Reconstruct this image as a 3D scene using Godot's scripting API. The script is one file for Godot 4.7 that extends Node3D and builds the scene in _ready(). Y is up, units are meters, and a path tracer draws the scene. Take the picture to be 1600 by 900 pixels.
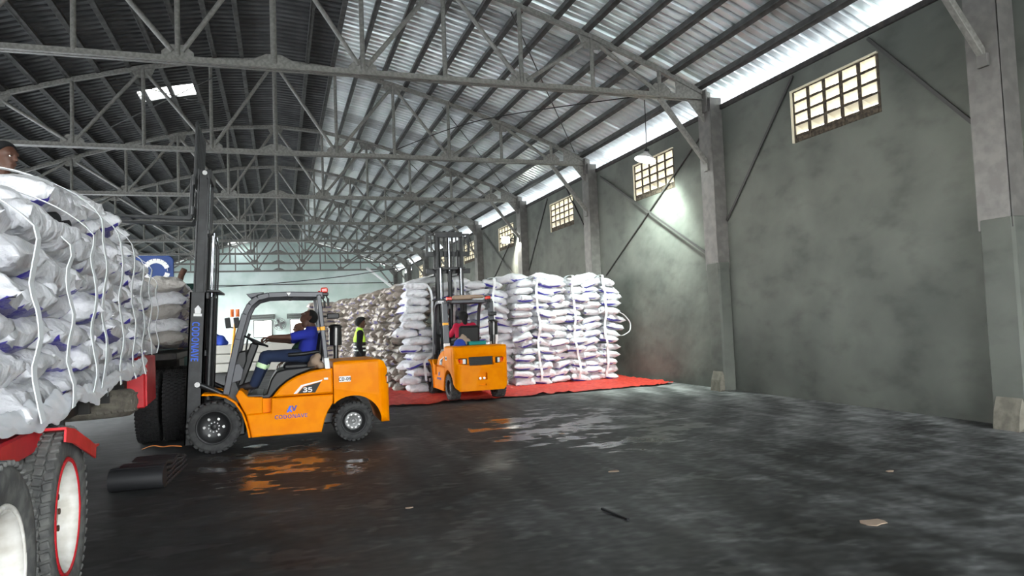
extends Node3D
# A warehouse with two forklifts loading sacks. x to the right, y up, the hall runs along -z. Metres.
var M := {}
var rng := RandomNumberGenerator.new()
const HALF := 8.65          # inner face of the side walls
const WALL_TOP := 5.73
const BAY := 5.95
const FIRST := -12.2        # z of the nearest truss in view
const CHORD := [Vector2(0, 8.33), Vector2(1.475, 8.22), Vector2(2.95, 7.92), Vector2(4.425, 7.52), Vector2(5.9, 7.06), Vector2(7.35, 6.54), Vector2(8.5, 6.05)]

# ---------------------------------------------------------------- helpers: nodes
func obj(called: String, mesh: Mesh, mat: Material, parent: Node = self, xf := Transform3D()) -> MeshInstance3D:
	var o := MeshInstance3D.new()
	o.name = numbered(called, parent)
	o.mesh = mesh
	if mat:
		o.material_override = mat
	o.transform = xf
	parent.add_child(o, true)
	return o

func numbered(called: String, parent: Node) -> String:
	if not parent.has_node(NodePath(called)):
		return called
	var key := called + str(parent.get_instance_id())
	var n: int = counts.get(key, 0) + 1
	while parent.has_node(NodePath("%s_%03d" % [called, n])):
		n += 1
	counts[key] = n
	return "%s_%03d" % [called, n]
var counts := {}

func thing(called: String, label: String, category: String, at := Vector3.ZERO, turn := 0.0, group := "") -> Node3D:
	var o := Node3D.new()
	o.name = numbered(called, self)
	add_child(o, true)
	o.position = at
	o.rotation.y = turn
	return tag(o, label, category, group)

func tag(o: Node3D, label: String, category: String, group := "") -> Node3D:
	o.set_meta("label", label)
	o.set_meta("category", category)
	if group != "":
		o.set_meta("group", group)
	return o

func struct(called: String, label := "") -> Node3D:
	var o := Node3D.new()
	o.name = called
	add_child(o, true)
	o.set_meta("kind", "structure")
	if label != "":
		o.set_meta("label", label)
	return o

func S() -> SurfaceTool:
	var st := SurfaceTool.new()
	st.begin(Mesh.PRIMITIVE_TRIANGLES)
	st.set_smooth_group(-1)
	return st

func C(st: SurfaceTool) -> ArrayMesh:
	st.generate_normals()
	return st.commit()

# ---------------------------------------------------------------- helpers: shapes (front faces run clockwise)
func tri(st: SurfaceTool, a: Vector3, b: Vector3, c: Vector3, n: Vector3) -> void:
	if (b - a).cross(c - a).dot(n) > 0.0:
		st.add_vertex(a); st.add_vertex(c); st.add_vertex(b)
	else:
		st.add_vertex(a); st.add_vertex(b); st.add_vertex(c)

func quad(st: SurfaceTool, a: Vector3, b: Vector3, c: Vector3, d: Vector3, n: Vector3) -> void:
	tri(st, a, b, c, n)
	tri(st, a, c, d, n)

func box(st: SurfaceTool, at: Vector3, size: Vector3, ch := 0.0, bs := Basis()) -> void:
	var h := size / 2.0
	st.set_smooth_group(-1)
	if ch <= 0.0:
		for ax in 3:
			var u := (ax + 1) % 3
			var v := (ax + 2) % 3
			for s: float in [-1.0, 1.0]:
				var n := Vector3(); n[ax] = s
				var p: Array[Vector3] = []
				for k: Array in [[-1, -1], [1, -1], [1, 1], [-1, 1]]:
					var q := Vector3(); q[ax] = s * h[ax]; q[u] = k[0] * h[u]; q[v] = k[1] * h[v]
					p.append(at + bs * q)
				quad(st, p[0], p[1], p[2], p[3], bs * n)
		return
	for ax in 3:
		var u := (ax + 1) % 3
		var v := (ax + 2) % 3
		for s: float in [-1.0, 1.0]:
			var n := Vector3(); n[ax] = s
			var p: Array[Vector3] = []
			for k: Array in [[-1, -1], [1, -1], [1, 1], [-1, 1]]:
				var q := Vector3(); q[ax] = s * h[ax]; q[u] = k[0] * (h[u] - ch); q[v] = k[1] * (h[v] - ch)
				p.append(at + bs * q)
			quad(st, p[0], p[1], p[2], p[3], bs * n)
			for t: float in [-1.0, 1.0]:  # the edge between face (ax, s) and face (u, t)
				var m := Vector3(); m[ax] = s; m[u] = t
				var e: Array[Vector3] = []
				for k: Array in [[1, 0, -1], [1, 0, 1], [0, 1, 1], [0, 1, -1]]:
					var q := Vector3(); q[ax] = s * (h[ax] - (0.0 if k[0] else ch)); q[u] = t * (h[u] - (0.0 if k[1] else ch)); q[v] = k[2] * (h[v] - ch)
					e.append(at + bs * q)
				quad(st, e[0], e[1], e[2], e[3], bs * m)
	for sx: float in [-1.0, 1.0]:
		for sy: float in [-1.0, 1.0]:
			for sz: float in [-1.0, 1.0]:
				var m := Vector3(sx, sy, sz)
				var g := h - Vector3(ch, ch, ch)
				tri(st, at + bs * (m * Vector3(h.x, g.y, g.z)), at + bs * (m * Vector3(g.x, h.y, g.z)), at + bs * (m * Vector3(g.x, g.y, h.z)), bs * m)

func along(a: Vector3, b: Vector3, up := Vector3.UP) -> Basis:   # x axis runs from a to b
	var x := (b - a).normalized()
	var u := up if absf(x.dot(up.normalized())) < 0.98 else Vector3.BACK
	var z := x.cross(u).normalized()
	return Basis(x, z.cross(x), z)

func bar(st: SurfaceTool, a: Vector3, b: Vector3, h: float, w: float, ch := 0.0, up := Vector3.UP) -> void:
	box(st, (a + b) / 2.0, Vector3(a.distance_to(b), h, w), ch, along(a, b, up))

func tube(st: SurfaceTool, a: Vector3, b: Vector3, ra: float, rb := -1.0, n := 10, caps := true) -> void:
	if rb < 0.0:
		rb = ra
	var bs := along(a, b)
	for i in n:
		var t0 := TAU * i / n
		var t1 := TAU * (i + 1) / n
		var d0 := bs.y * cos(t0) + bs.z * sin(t0)
		var d1 := bs.y * cos(t1) + bs.z * sin(t1)
		st.set_smooth_group(0)
		quad(st, a + d0 * ra, a + d1 * ra, b + d1 * rb, b + d0 * rb, d0 + d1)
		if caps:
			st.set_smooth_group(-1)
			tri(st, a, a + d0 * ra, a + d1 * ra, -bs.x)
			tri(st, b, b + d0 * rb, b + d1 * rb, bs.x)
	st.set_smooth_group(-1)

func pipe(st: SurfaceTool, pts: Array, r: float, n := 8) -> void:   # a round tube along a path
	var rings := []
	var up := Vector3.UP
	for i in pts.size():
		var p: Vector3 = pts[i]
		var d: Vector3 = ((pts[mini(i + 1, pts.size() - 1)] as Vector3) - (pts[maxi(i - 1, 0)] as Vector3)).normalized()
		if absf(d.dot(up)) > 0.95:
			up = Vector3.BACK if absf(d.z) < 0.9 else Vector3.RIGHT
		var z := d.cross(up).normalized()
		var y := z.cross(d)
		up = y
		var ring := []
		for k in n:
			ring.append([p + (y * cos(TAU * k / n) + z * sin(TAU * k / n)) * r, y * cos(TAU * (k + 0.5) / n) + z * sin(TAU * (k + 0.5) / n)])
		rings.append(ring)
	st.set_smooth_group(0)
	for i in rings.size() - 1:
		for k in n:
			var j := (k + 1) % n
			quad(st, rings[i][k][0], rings[i][j][0], rings[i + 1][j][0], rings[i + 1][k][0], rings[i][k][1])
	st.set_smooth_group(-1)
	for e: int in [0, rings.size() - 1]:
		var other: Vector3 = pts[1] if e == 0 else pts[e - 1]
		for k in n:
			tri(st, pts[e], rings[e][k][0], rings[e][(k + 1) % n][0], (pts[e] as Vector3) - other)

func strap_path(st: SurfaceTool, pts: Array, w: float, t: float, side: Vector3) -> void:   # flat webbing along a path, wide along side
	var prev := []
	for i in pts.size():
		var d: Vector3 = ((pts[mini(i + 1, pts.size() - 1)] as Vector3) - (pts[maxi(i - 1, 0)] as Vector3)).normalized()
		var n := d.cross(side).normalized()
		var s := n.cross(d).normalized()
		var p: Vector3 = pts[i]
		var ring := [p + s * w / 2 + n * t / 2, p - s * w / 2 + n * t / 2, p - s * w / 2 - n * t / 2, p + s * w / 2 - n * t / 2]
		if i > 0:
			for k in 4:
				var j := (k + 1) % 4
				quad(st, prev[k], prev[j], ring[j], ring[k], (ring[k] + ring[j]) / 2.0 - p)
		if i == 0 or i == pts.size() - 1:
			quad(st, ring[0], ring[1], ring[2], ring[3], -d if i == 0 else d)
		prev = ring

func lathe(st: SurfaceTool, prof: Array, n: int, xf := Transform3D(), smooth := true) -> void:   # prof: Vector2(radius, height along the local y axis), outside to the right of the way up
	for i in prof.size() - 1:
		var p: Vector2 = prof[i]
		var q: Vector2 = prof[i + 1]
		var out := Vector2(q.y - p.y, p.x - q.x)
		for k in n:
			var a := TAU * k / n
			var b := TAU * (k + 1) / n
			var m := (a + b) / 2
			var nn := Vector3(cos(m) * out.x, out.y, sin(m) * out.x)
			st.set_smooth_group(i if not smooth else 0)
			quad(st, xf * Vector3(cos(a) * p.x, p.y, sin(a) * p.x), xf * Vector3(cos(b) * p.x, p.y, sin(b) * p.x), xf * Vector3(cos(b) * q.x, q.y, sin(b) * q.x), xf * Vector3(cos(a) * q.x, q.y, sin(a) * q.x), xf.basis * nn)
	st.set_smooth_group(-1)

func prism(st: SurfaceTool, poly: Array, z0: float, z1: float, bev := 0.0, xf := Transform3D()) -> void:   # a polygon in xy given depth along z, its edges bevelled
	var pts := PackedVector2Array(poly)
	if Geometry2D.is_polygon_clockwise(pts) == false:
		pts.reverse()
	var n := pts.size()
	# clockwise in Godot's y-down sense; find the outward side from the signed area in y-up
	var area := 0.0
	for i in n:
		area += pts[i].cross(pts[(i + 1) % n])
	if area < 0.0:
		pts.reverse()
	var inner := PackedVector2Array()
	for i in n:
		var e0 := (pts[i] - pts[(i + n - 1) % n]).normalized()
		var e1 := (pts[(i + 1) % n] - pts[i]).normalized()
		var n0 := Vector2(e0.y, -e0.x)
		var n1 := Vector2(e1.y, -e1.x)
		var b := n0 + n1
		inner.append(pts[i] - b / maxf(0.35, 1.0 + n0.dot(n1)) * bev)
	var tris := Geometry2D.triangulate_polygon(inner)
	for k in range(0, tris.size(), 3):
		for s in 2:
			var z := z0 if s == 0 else z1
			tri(st, xf * Vector3(inner[tris[k]].x, inner[tris[k]].y, z), xf * Vector3(inner[tris[k + 1]].x, inner[tris[k + 1]].y, z), xf * Vector3(inner[tris[k + 2]].x, inner[tris[k + 2]].y, z), xf.basis * Vector3(0, 0, -1 if s == 0 else 1))
	for i in n:
		var j := (i + 1) % n
		var e := pts[j] - pts[i]
		var o := Vector3(e.y, -e.x, 0)
		var a := pts[i]; var b := pts[j]
		quad(st, xf * Vector3(a.x, a.y, z0 + bev), xf * Vector3(b.x, b.y, z0 + bev), xf * Vector3(b.x, b.y, z1 - bev), xf * Vector3(a.x, a.y, z1 - bev), xf.basis * o)
		if bev > 0.0:
			var c := inner[i]; var d := inner[j]
			quad(st, xf * Vector3(a.x, a.y, z1 - bev), xf * Vector3(b.x, b.y, z1 - bev), xf * Vector3(d.x, d.y, z1), xf * Vector3(c.x, c.y, z1), xf.basis * (o.normalized() + Vector3(0, 0, 1)))
			quad(st, xf * Vector3(a.x, a.y, z0 + bev), xf * Vector3(b.x, b.y, z0 + bev), xf * Vector3(d.x, d.y, z0), xf * Vector3(c.x, c.y, z0), xf.basis * (o.normalized() + Vector3(0, 0, -1)))

func arc(c: Vector2, r: float, a0: float, a1: float, n: int) -> Array:   # degrees
	var out := []
	for i in n + 1:
		var t := deg_to_rad(lerpf(a0, a1, float(i) / n))
		out.append(c + Vector2(cos(t), sin(t)) * r)
	return out

func bezier(p: Array, n: int) -> Array:   # a smooth curve through the points
	var c := Curve3D.new()
	for i in p.size():
		var t: Vector3 = ((p[mini(i + 1, p.size() - 1)] as Vector3) - (p[maxi(i - 1, 0)] as Vector3)) / 6.0
		c.add_point(p[i], -t, t)
	var out := []
	for i in n + 1:
		out.append(c.sample_baked(c.get_baked_length() * i / n, true))
	return out

func lettering(called: String, text: String, height: float, depth: float, mat: Material, parent: Node, xf: Transform3D, weight := 700) -> MeshInstance3D:
	var f := SystemFont.new()
	f.font_names = PackedStringArray(["Droid Sans"])
	f.font_weight = weight
	var t := TextMesh.new()
	t.font = f
	t.text = text
	t.font_size = 64
	t.pixel_size = height / 46.0
	t.depth = depth
	t.curve_step = 2.0
	return obj(called, t, mat, parent, xf)

# ---------------------------------------------------------------- helpers: materials
func mat(called: String, c: Color, rough := 0.6, metal := 0.0) -> StandardMaterial3D:
	var m := StandardMaterial3D.new()
	m.resource_name = called
	m.albedo_color = c
	m.roughness = rough
	m.metallic = metal
	M[called] = m
	return m

func noise_tex(size: int, freq: float, sd: int, ramp: Array, octaves := 4, normal := false, bump := 4.0) -> NoiseTexture2D:
	var n := FastNoiseLite.new()
	n.seed = sd
	n.frequency = freq
	n.noise_type = FastNoiseLite.TYPE_SIMPLEX_SMOOTH
	n.fractal_octaves = octaves
	var t := NoiseTexture2D.new()
	t.width = size; t.height = size
	t.seamless = true
	t.noise = n
	if normal:
		t.as_normal_map = true
		t.bump_strength = bump
	elif ramp.size():
		var g := Gradient.new()
		var offs := PackedFloat32Array()
		var cols := PackedColorArray()
		for r: Array in ramp:
			offs.append(r[0]); cols.append(r[1])
		g.offsets = offs; g.colors = cols
		t.color_ramp = g
	return t

func worn(called: String, lo: Color, hi: Color, rough: float, metal: float, scale: float, sd: int, freq := 0.02, mid := 0.5, spread := 0.22) -> StandardMaterial3D:
	var m := mat(called, Color.WHITE, rough, metal)
	m.albedo_texture = noise_tex(256, freq, sd, [[mid - spread, lo], [mid + spread, hi]], 5)
	m.uv1_triplanar = true
	m.uv1_world_triplanar = true
	m.uv1_scale = Vector3.ONE * scale
	return m

func grey(v: float) -> Color:
	return Color(v, v, v)

func make_materials() -> void:
	# walls and floor
	var w := worn("wall_plaster", Color(0.345, 0.355, 0.335), Color(0.41, 0.42, 0.395), 0.92, 0.0, 0.16, 5, 0.012, 0.5, 0.3)
	w.detail_enabled = true
	w.detail_blend_mode = BaseMaterial3D.BLEND_MODE_MUL
	w.detail_albedo = noise_tex(512, 0.009, 41, [[0.0, grey(0.88)], [0.3, grey(0.965)], [0.5, grey(1.0)], [1.0, grey(1.0)]], 6)
	w.detail_uv_layer = BaseMaterial3D.DETAIL_UV_2
	w.uv2_triplanar = true
	w.uv2_world_triplanar = true
	w.uv2_scale = Vector3(0.31, 0.42, 0.23)
	w.normal_enabled = true
	w.normal_texture = noise_tex(256, 0.02, 9, [], 5, true, 3.0)
	w.normal_scale = 0.35
	worn("white_wall", Color(0.80, 0.87, 0.84), Color(0.88, 0.93, 0.91), 0.85, 0.0, 0.1, 6)
	worn("concrete", Color(0.52, 0.53, 0.50), Color(0.66, 0.66, 0.62), 0.9, 0.0, 0.8, 7)
	worn("cement_collar", Color(0.40, 0.385, 0.35), Color(0.50, 0.485, 0.44), 0.95, 0.0, 1.0, 8)
	mat("outside_ground", grey(0.62), 0.95)
	# steel
	worn("truss_paint", Color(0.47, 0.46, 0.44), Color(0.55, 0.54, 0.52), 0.5, 0.15, 2.2, 11)
	worn("purlin_steel", Color(0.24, 0.235, 0.23), Color(0.34, 0.335, 0.33), 0.6, 0.15, 0.7, 12)
	worn("column_steel", Color(0.40, 0.39, 0.38), Color(0.455, 0.445, 0.43), 0.55, 0.15, 0.7, 13)
	mat("dark_tyre", Color(0.10, 0.10, 0.105), 0.85)
	mat("rod_steel", Color(0.27, 0.265, 0.26), 0.6, 0.3)
	mat("bolt", grey(0.6), 0.4, 0.7)
	worn("sheet_silver", Color(0.84, 0.86, 0.86), Color(0.93, 0.945, 0.95), 0.34, 0.35, 0.5, 14, 0.01)
	worn("sheet_bright", Color(0.92, 0.95, 0.94), Color(0.97, 0.98, 0.98), 0.3, 0.3, 0.5, 64, 0.01)
	worn("sheet_dull", Color(0.68, 0.69, 0.69), Color(0.80, 0.81, 0.81), 0.4, 0.35, 0.5, 65, 0.01)
	worn("sheet_old", Color(0.235, 0.235, 0.24), Color(0.33, 0.33, 0.335), 0.6, 0.2, 0.5, 15, 0.01)
	worn("beam_dark", Color(0.16, 0.15, 0.15), Color(0.24, 0.22, 0.21), 0.8, 0.0, 0.9, 16)
	for k: String in ["sheet_silver", "sheet_bright", "sheet_dull", "sheet_old"]:
		(M[k] as StandardMaterial3D).cull_mode = BaseMaterial3D.CULL_DISABLED
	var sk := mat("skylight_sheet", Color(1.0, 0.97, 0.86, 0.25), 0.2)
	sk.transparency = BaseMaterial3D.TRANSPARENCY_ALPHA
	mat("block_cream", Color(0.86, 0.825, 0.74), 0.9)
	worn("block_edge", Color(0.22, 0.19, 0.16), Color(0.36, 0.32, 0.27), 0.95, 0.0, 2.0, 17)
	# vehicles
	var o := worn("orange_paint", Color(0.93, 0.525, 0.0), Color(0.955, 0.565, 0.0), 0.38, 0.0, 0.7, 18)
	o.clearcoat_enabled = true
	o.metallic_specular = 0.13
	o.clearcoat = 0.07
	o.clearcoat_roughness = 0.12
	worn("black_steel", Color(0.10, 0.105, 0.115), Color(0.15, 0.155, 0.165), 0.42, 0.2, 1.2, 19)
	mat("guard_paint", Color(0.27, 0.275, 0.295), 0.4, 0.2)
	mat("black_plastic", Color(0.09, 0.09, 0.095), 0.5)
	mat("seat_vinyl", Color(0.07, 0.07, 0.075), 0.55)
	worn("tyre_rubber", Color(0.17, 0.17, 0.175), Color(0.25, 0.25, 0.25), 0.85, 0.0, 2.0, 20)
	worn("spare_tyre", Color(0.36, 0.34, 0.31), Color(0.46, 0.44, 0.40), 0.9, 0.0, 2.0, 61)
	worn("truck_tyre", Color(0.29, 0.29, 0.29), Color(0.40, 0.40, 0.39), 0.8, 0.0, 2.0, 21)
	mat("rim_black", Color(0.15, 0.15, 0.155), 0.5, 0.2)
	mat("chrome", grey(0.82), 0.22, 0.95)
	mat("rod_chrome", Color(0.55, 0.57, 0.60), 0.2, 1.0)
	mat("hub_silver", grey(0.5), 0.5, 0.5)
	worn("rim_white", Color(0.78, 0.76, 0.72), Color(0.90, 0.89, 0.87), 0.6, 0.0, 1.6, 22, 0.02)
	worn("rust", Color(0.22, 0.14, 0.10), Color(0.34, 0.22, 0.16), 0.9, 0.0, 3.0, 23)
	worn("truck_red", Color(0.74, 0.10, 0.14), Color(0.82, 0.15, 0.19), 0.45, 0.0, 0.7, 24)
	worn("truck_black", Color(0.10, 0.10, 0.10), Color(0.17, 0.165, 0.16), 0.7, 0.1, 1.0, 25)
	mat("cab_green", Color(0.10, 0.20, 0.18), 0.4)
	mat("board_blue", Color(0.10, 0.24, 0.50), 0.5)
	mat("print_white", grey(0.93), 0.6)
	mat("print_black", grey(0.06), 0.6)
	mat("letter_blue", Color(0.10, 0.36, 0.86), 0.5)
	mat("letter_violet", Color(0.33, 0.22, 0.55), 0.5)
	mat("yellow_tape", Color(0.96, 0.66, 0.05), 0.5)
	mat("lens_red", Color(0.85, 0.16, 0.08), 0.25)
	mat("lens_orange", Color(0.96, 0.45, 0.10), 0.25)
	mat("lens_white", Color(0.93, 0.93, 0.92), 0.2)
	var bl := mat("glass_dark", Color(0.05, 0.05, 0.055), 0.1)
	bl.clearcoat_enabled = true
	# cloth and people
	worn("tarp_red", Color(0.74, 0.175, 0.12), Color(0.85, 0.27, 0.20), 0.6, 0.0, 0.8, 26, 0.03)
	mat("skin", Color(0.33, 0.215, 0.165), 0.55)
	mat("skin_light", Color(0.42, 0.29, 0.23), 0.55)
	mat("hair", Color(0.045, 0.04, 0.04), 0.9)
	mat("shirt_blue", Color(0.12, 0.17, 0.58), 0.9)
	mat("trousers_navy", Color(0.12, 0.17, 0.28), 0.95)
	mat("shirt_crimson", Color(0.72, 0.08, 0.24), 0.9)
	mat("cloth_black", Color(0.06, 0.06, 0.07), 0.95)
	mat("cloth_dark_green", Color(0.10, 0.22, 0.16), 0.95)
	mat("cloth_teal", Color(0.15, 0.55, 0.52), 0.95)
	mat("cloth_blue", Color(0.16, 0.26, 0.62), 0.9)
	mat("cloth_tan", Color(0.62, 0.54, 0.47), 0.95)
	mat("vest_lime", Color(0.76, 0.95, 0.30), 0.8)
	mat("reflective", Color(0.90, 0.93, 0.90), 0.4)
	mat("reflective_lime", Color(0.85, 0.97, 0.78), 0.4)
	mat("shoe", Color(0.10, 0.06, 0.07), 0.7)
	mat("rubber_mat", Color(0.13, 0.13, 0.14), 0.55)
	mat("strap_orange", Color(0.85, 0.50, 0.22), 0.8)
	mat("webbing", Color(0.88, 0.89, 0.90), 0.85)
	mat("grey_slab", Color(0.66, 0.65, 0.62), 0.9)
	for k in 2:
		bag_material("bag_truck_%d" % k, 3 + k, Color(0.87, 0.87, 0.885))
	for k in 3:
		bag_material("bag_white_%d" % k, k, Color(0.86, 0.86, 0.875))
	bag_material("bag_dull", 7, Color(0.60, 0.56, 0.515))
	bag_material("bag_dusty", 9, Color(0.66, 0.64, 0.615))
	bag_material("sling_cloth", 11, Color(0.87, 0.88, 0.90))

# woven sack: u runs along the sack, v around it (0 right edge, .25 top, .5 left edge, .75 underside); a blue print near each end of the underside
func bag_material(called: String, sd: int, base: Color) -> void:
	var size := 256
	var im := Image.create(size, size, false, Image.FORMAT_RGB8)
	im.fill(base)
	var r := RandomNumberGenerator.new()
	r.seed = 100 + sd
	for y in range(0, size, 2):
		im.fill_rect(Rect2i(0, y, size, 1), base * Color(0.955, 0.955, 0.96))
	for x in range(0, size, 3):
		for y in range(0, size, 4):
			im.set_pixel(x, y, base * Color(0.92, 0.92, 0.93))
	for k in 60:  # faint dust
		var q := base * grey(r.randf_range(0.9, 0.97))
		im.fill_rect(Rect2i(r.randi_range(0, size), r.randi_range(0, size), r.randi_range(2, 22), r.randi_range(1, 3)), q)
	if sd < 10:
		var blue := Color(0.22, 0.17, 0.62) if sd < 7 else Color(0.30, 0.26, 0.46)
		var pale := blue.lerp(base, 0.45)
		# printed corners: tapering patches near the ends, and on some sacks a band of print along the middle
		var ends := [[0, 0.20, 0.80], [1, 0.13, 0.45], [0, 0.10, 0.35], [1, 0.18, 0.9]]
		for q: Array in ([[0, 0.40, 1.0], [1, 0.36, 1.0]] if sd in [3, 4] else ends if sd in [2, 7, 9] else (ends.slice(0, 2) if sd == 0 else ends.slice(2, 3))):
			var y0 := (138 if (q[0] as int) == 0 else 150) - (34 if sd in [3, 4] else 0)
			var hgt := int(90 * (q[2] as float))
			if sd in [3, 4]:
				y0 = 158; hgt = 92
			for y in hgt:
				var t := float(y) / hgt
				var reach := int((q[1] as float) * size * (1.0 - t) * (0.8 + 0.2 * sin(t * 11.0 + sd)))
				var pe := int(10 * (1.0 - t))
				var x0 := 8 if (q[0] as int) == 0 else size - 8 - reach
				im.fill_rect(Rect2i(x0, y0 + y, reach, 1), blue)
				im.fill_rect(Rect2i((x0 + reach) if (q[0] as int) == 0 else (x0 - pe), y0 + y, pe, 1), pale)
		if sd != 1:
			for y in range(172, 214):
				im.fill_rect(Rect2i(92, y, 72, 1), blue if (y / 9) % 2 == 0 else pale)
	var m := mat(called, Color.WHITE, 0.5)
	m.albedo_texture = ImageTexture.create_from_image(im)
	m.rim_enabled = true
	m.rim = 0.3
	m.normal_enabled = true
	m.normal_texture = noise_tex(256, 0.025, 30 + sd, [], 5, true, 8.0)
	m.normal_scale = 0.8

# ---------------------------------------------------------------- the building
func roof_y(x: float) -> float:
	var a := absf(x)
	for i in CHORD.size() - 1:
		var p: Vector2 = CHORD[i]
		var q: Vector2 = CHORD[i + 1]
		if a <= q.x or i == CHORD.size() - 2:
			return lerpf(p.y, q.y, (a - p.x) / (q.x - p.x))
	return 0.0

func floor_material() -> StandardMaterial3D:
	var W := 640
	var H := 2048
	var big := FastNoiseLite.new(); big.seed = 3; big.frequency = 0.006; big.fractal_octaves = 5
	var fine := FastNoiseLite.new(); fine.seed = 4; fine.frequency = 0.05; fine.fractal_octaves = 4
	var streak := FastNoiseLite.new(); streak.seed = 8; streak.frequency = 0.06; streak.fractal_octaves = 4
	var puddle := FastNoiseLite.new(); puddle.seed = 12; puddle.frequency = 0.028; puddle.fractal_octaves = 5
	var a := big.get_image(W, H).get_data()
	var b := fine.get_image(W, H).get_data()
	var p := puddle.get_image(W, H).get_data()
	var grit := FastNoiseLite.new(); grit.seed = 15; grit.frequency = 0.16; grit.fractal_octaves = 3
	var fg := grit.get_image(W, H).get_data()
	var ski := streak.get_image(W, H / 16); ski.resize(W, H, Image.INTERPOLATE_CUBIC)
	var sk := ski.get_data()
	var col := PackedByteArray(); col.resize(W * H * 3)
	var rou := PackedByteArray(); rou.resize(W * H)
	# x runs from -9 to 9 over W, z from +2 (row 0) to -32 (row H)
	for j in H:
		var z := 2.0 - 34.0 * j / H
		for i in W:
			var x := -9.0 + 18.0 * i / W
			var k := j * W + i
			var n := a[k] / 255.0
			var f := b[k] / 255.0
			var u := p[k] / 255.0
			var v := 0.20 + 0.16 * (n - 0.5) + 0.24 * (f - 0.5) + 0.20 * (fg[k] / 255.0 - 0.5) + 0.22 * (sk[k] / 255.0 - 0.5)
			# paler dusty concrete towards the right wall, swept by tyre tracks that curve round
			var dust := clampf((x - 3.2 - 0.15 * (z + 9.0)) / 5.0, 0.0, 1.0)
			var d := Vector2(x - 1.5, (z + 16.0) * 0.8).length()
			var track := 0.5 + 0.5 * sin(d * 9.0 + 2.5 * n + 1.5 * f)
			v += dust * (0.27 + 0.10 * (track - 0.5) * 1.8 + 0.12 * (n - 0.5))
			if x > 8.0:
				v += 0.06 * (f)
			# dark bands where the forklifts drive
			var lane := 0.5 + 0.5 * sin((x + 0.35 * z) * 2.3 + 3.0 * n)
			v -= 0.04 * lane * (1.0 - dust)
			v *= lerpf(0.5, 1.0, clampf((x + 1.6) / 3.6, 0.0, 1.0))  # left floor darkened, painting in the shade of the truck
			if f > 0.72 and n > 0.5:
				v += 0.10 * (f - 0.72) / 0.28
			v = clampf(v, 0.05, 0.6)
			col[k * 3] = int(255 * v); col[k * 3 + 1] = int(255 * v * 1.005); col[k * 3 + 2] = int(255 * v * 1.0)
			# damp film: two wet areas, one in front of the stack and one beside the forklift
			var w1 := 1.0 - Vector2((x - 4.2) / 1.7, (z + 9.4) / 2.2).length()
			var w2 := 1.0 - Vector2((x - 0.0) / 0.95, (z + 8.7) / 1.8).length()
			var wet := clampf(maxf(w1, w2) * 1.2, -0.25, 0.6)
			var g2: float = fg[k] / 255.0
			var ww := smoothstep(0.50, 0.66, u + 0.30 * wet - 0.10 + 0.55 * (f - 0.5) + 0.35 * (g2 - 0.5))
			if wet <= 0.0:
				ww *= 0.35
			ww *= lerpf(0.2, 1.0, clampf((x + 1.7 + (f - 0.5)) / 1.2, 0.0, 1.0))
			rou[k] = int(255 * clampf(lerpf(lerpf(0.85, 0.62, clampf((x + 2.2 + 0.8 * (n - 0.5)) / 2.2, 0.0, 1.0)) + 0.2 * dust + 0.25 * (f - 0.5), 0.20, ww * (1.0 - 0.8 * dust)), 0.08, 0.95))
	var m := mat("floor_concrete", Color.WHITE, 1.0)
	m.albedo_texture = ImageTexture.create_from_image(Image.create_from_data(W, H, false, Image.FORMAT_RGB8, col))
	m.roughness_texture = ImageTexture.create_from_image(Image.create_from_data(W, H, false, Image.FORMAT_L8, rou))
	m.metallic_specular = 0.5
	return m

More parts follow.
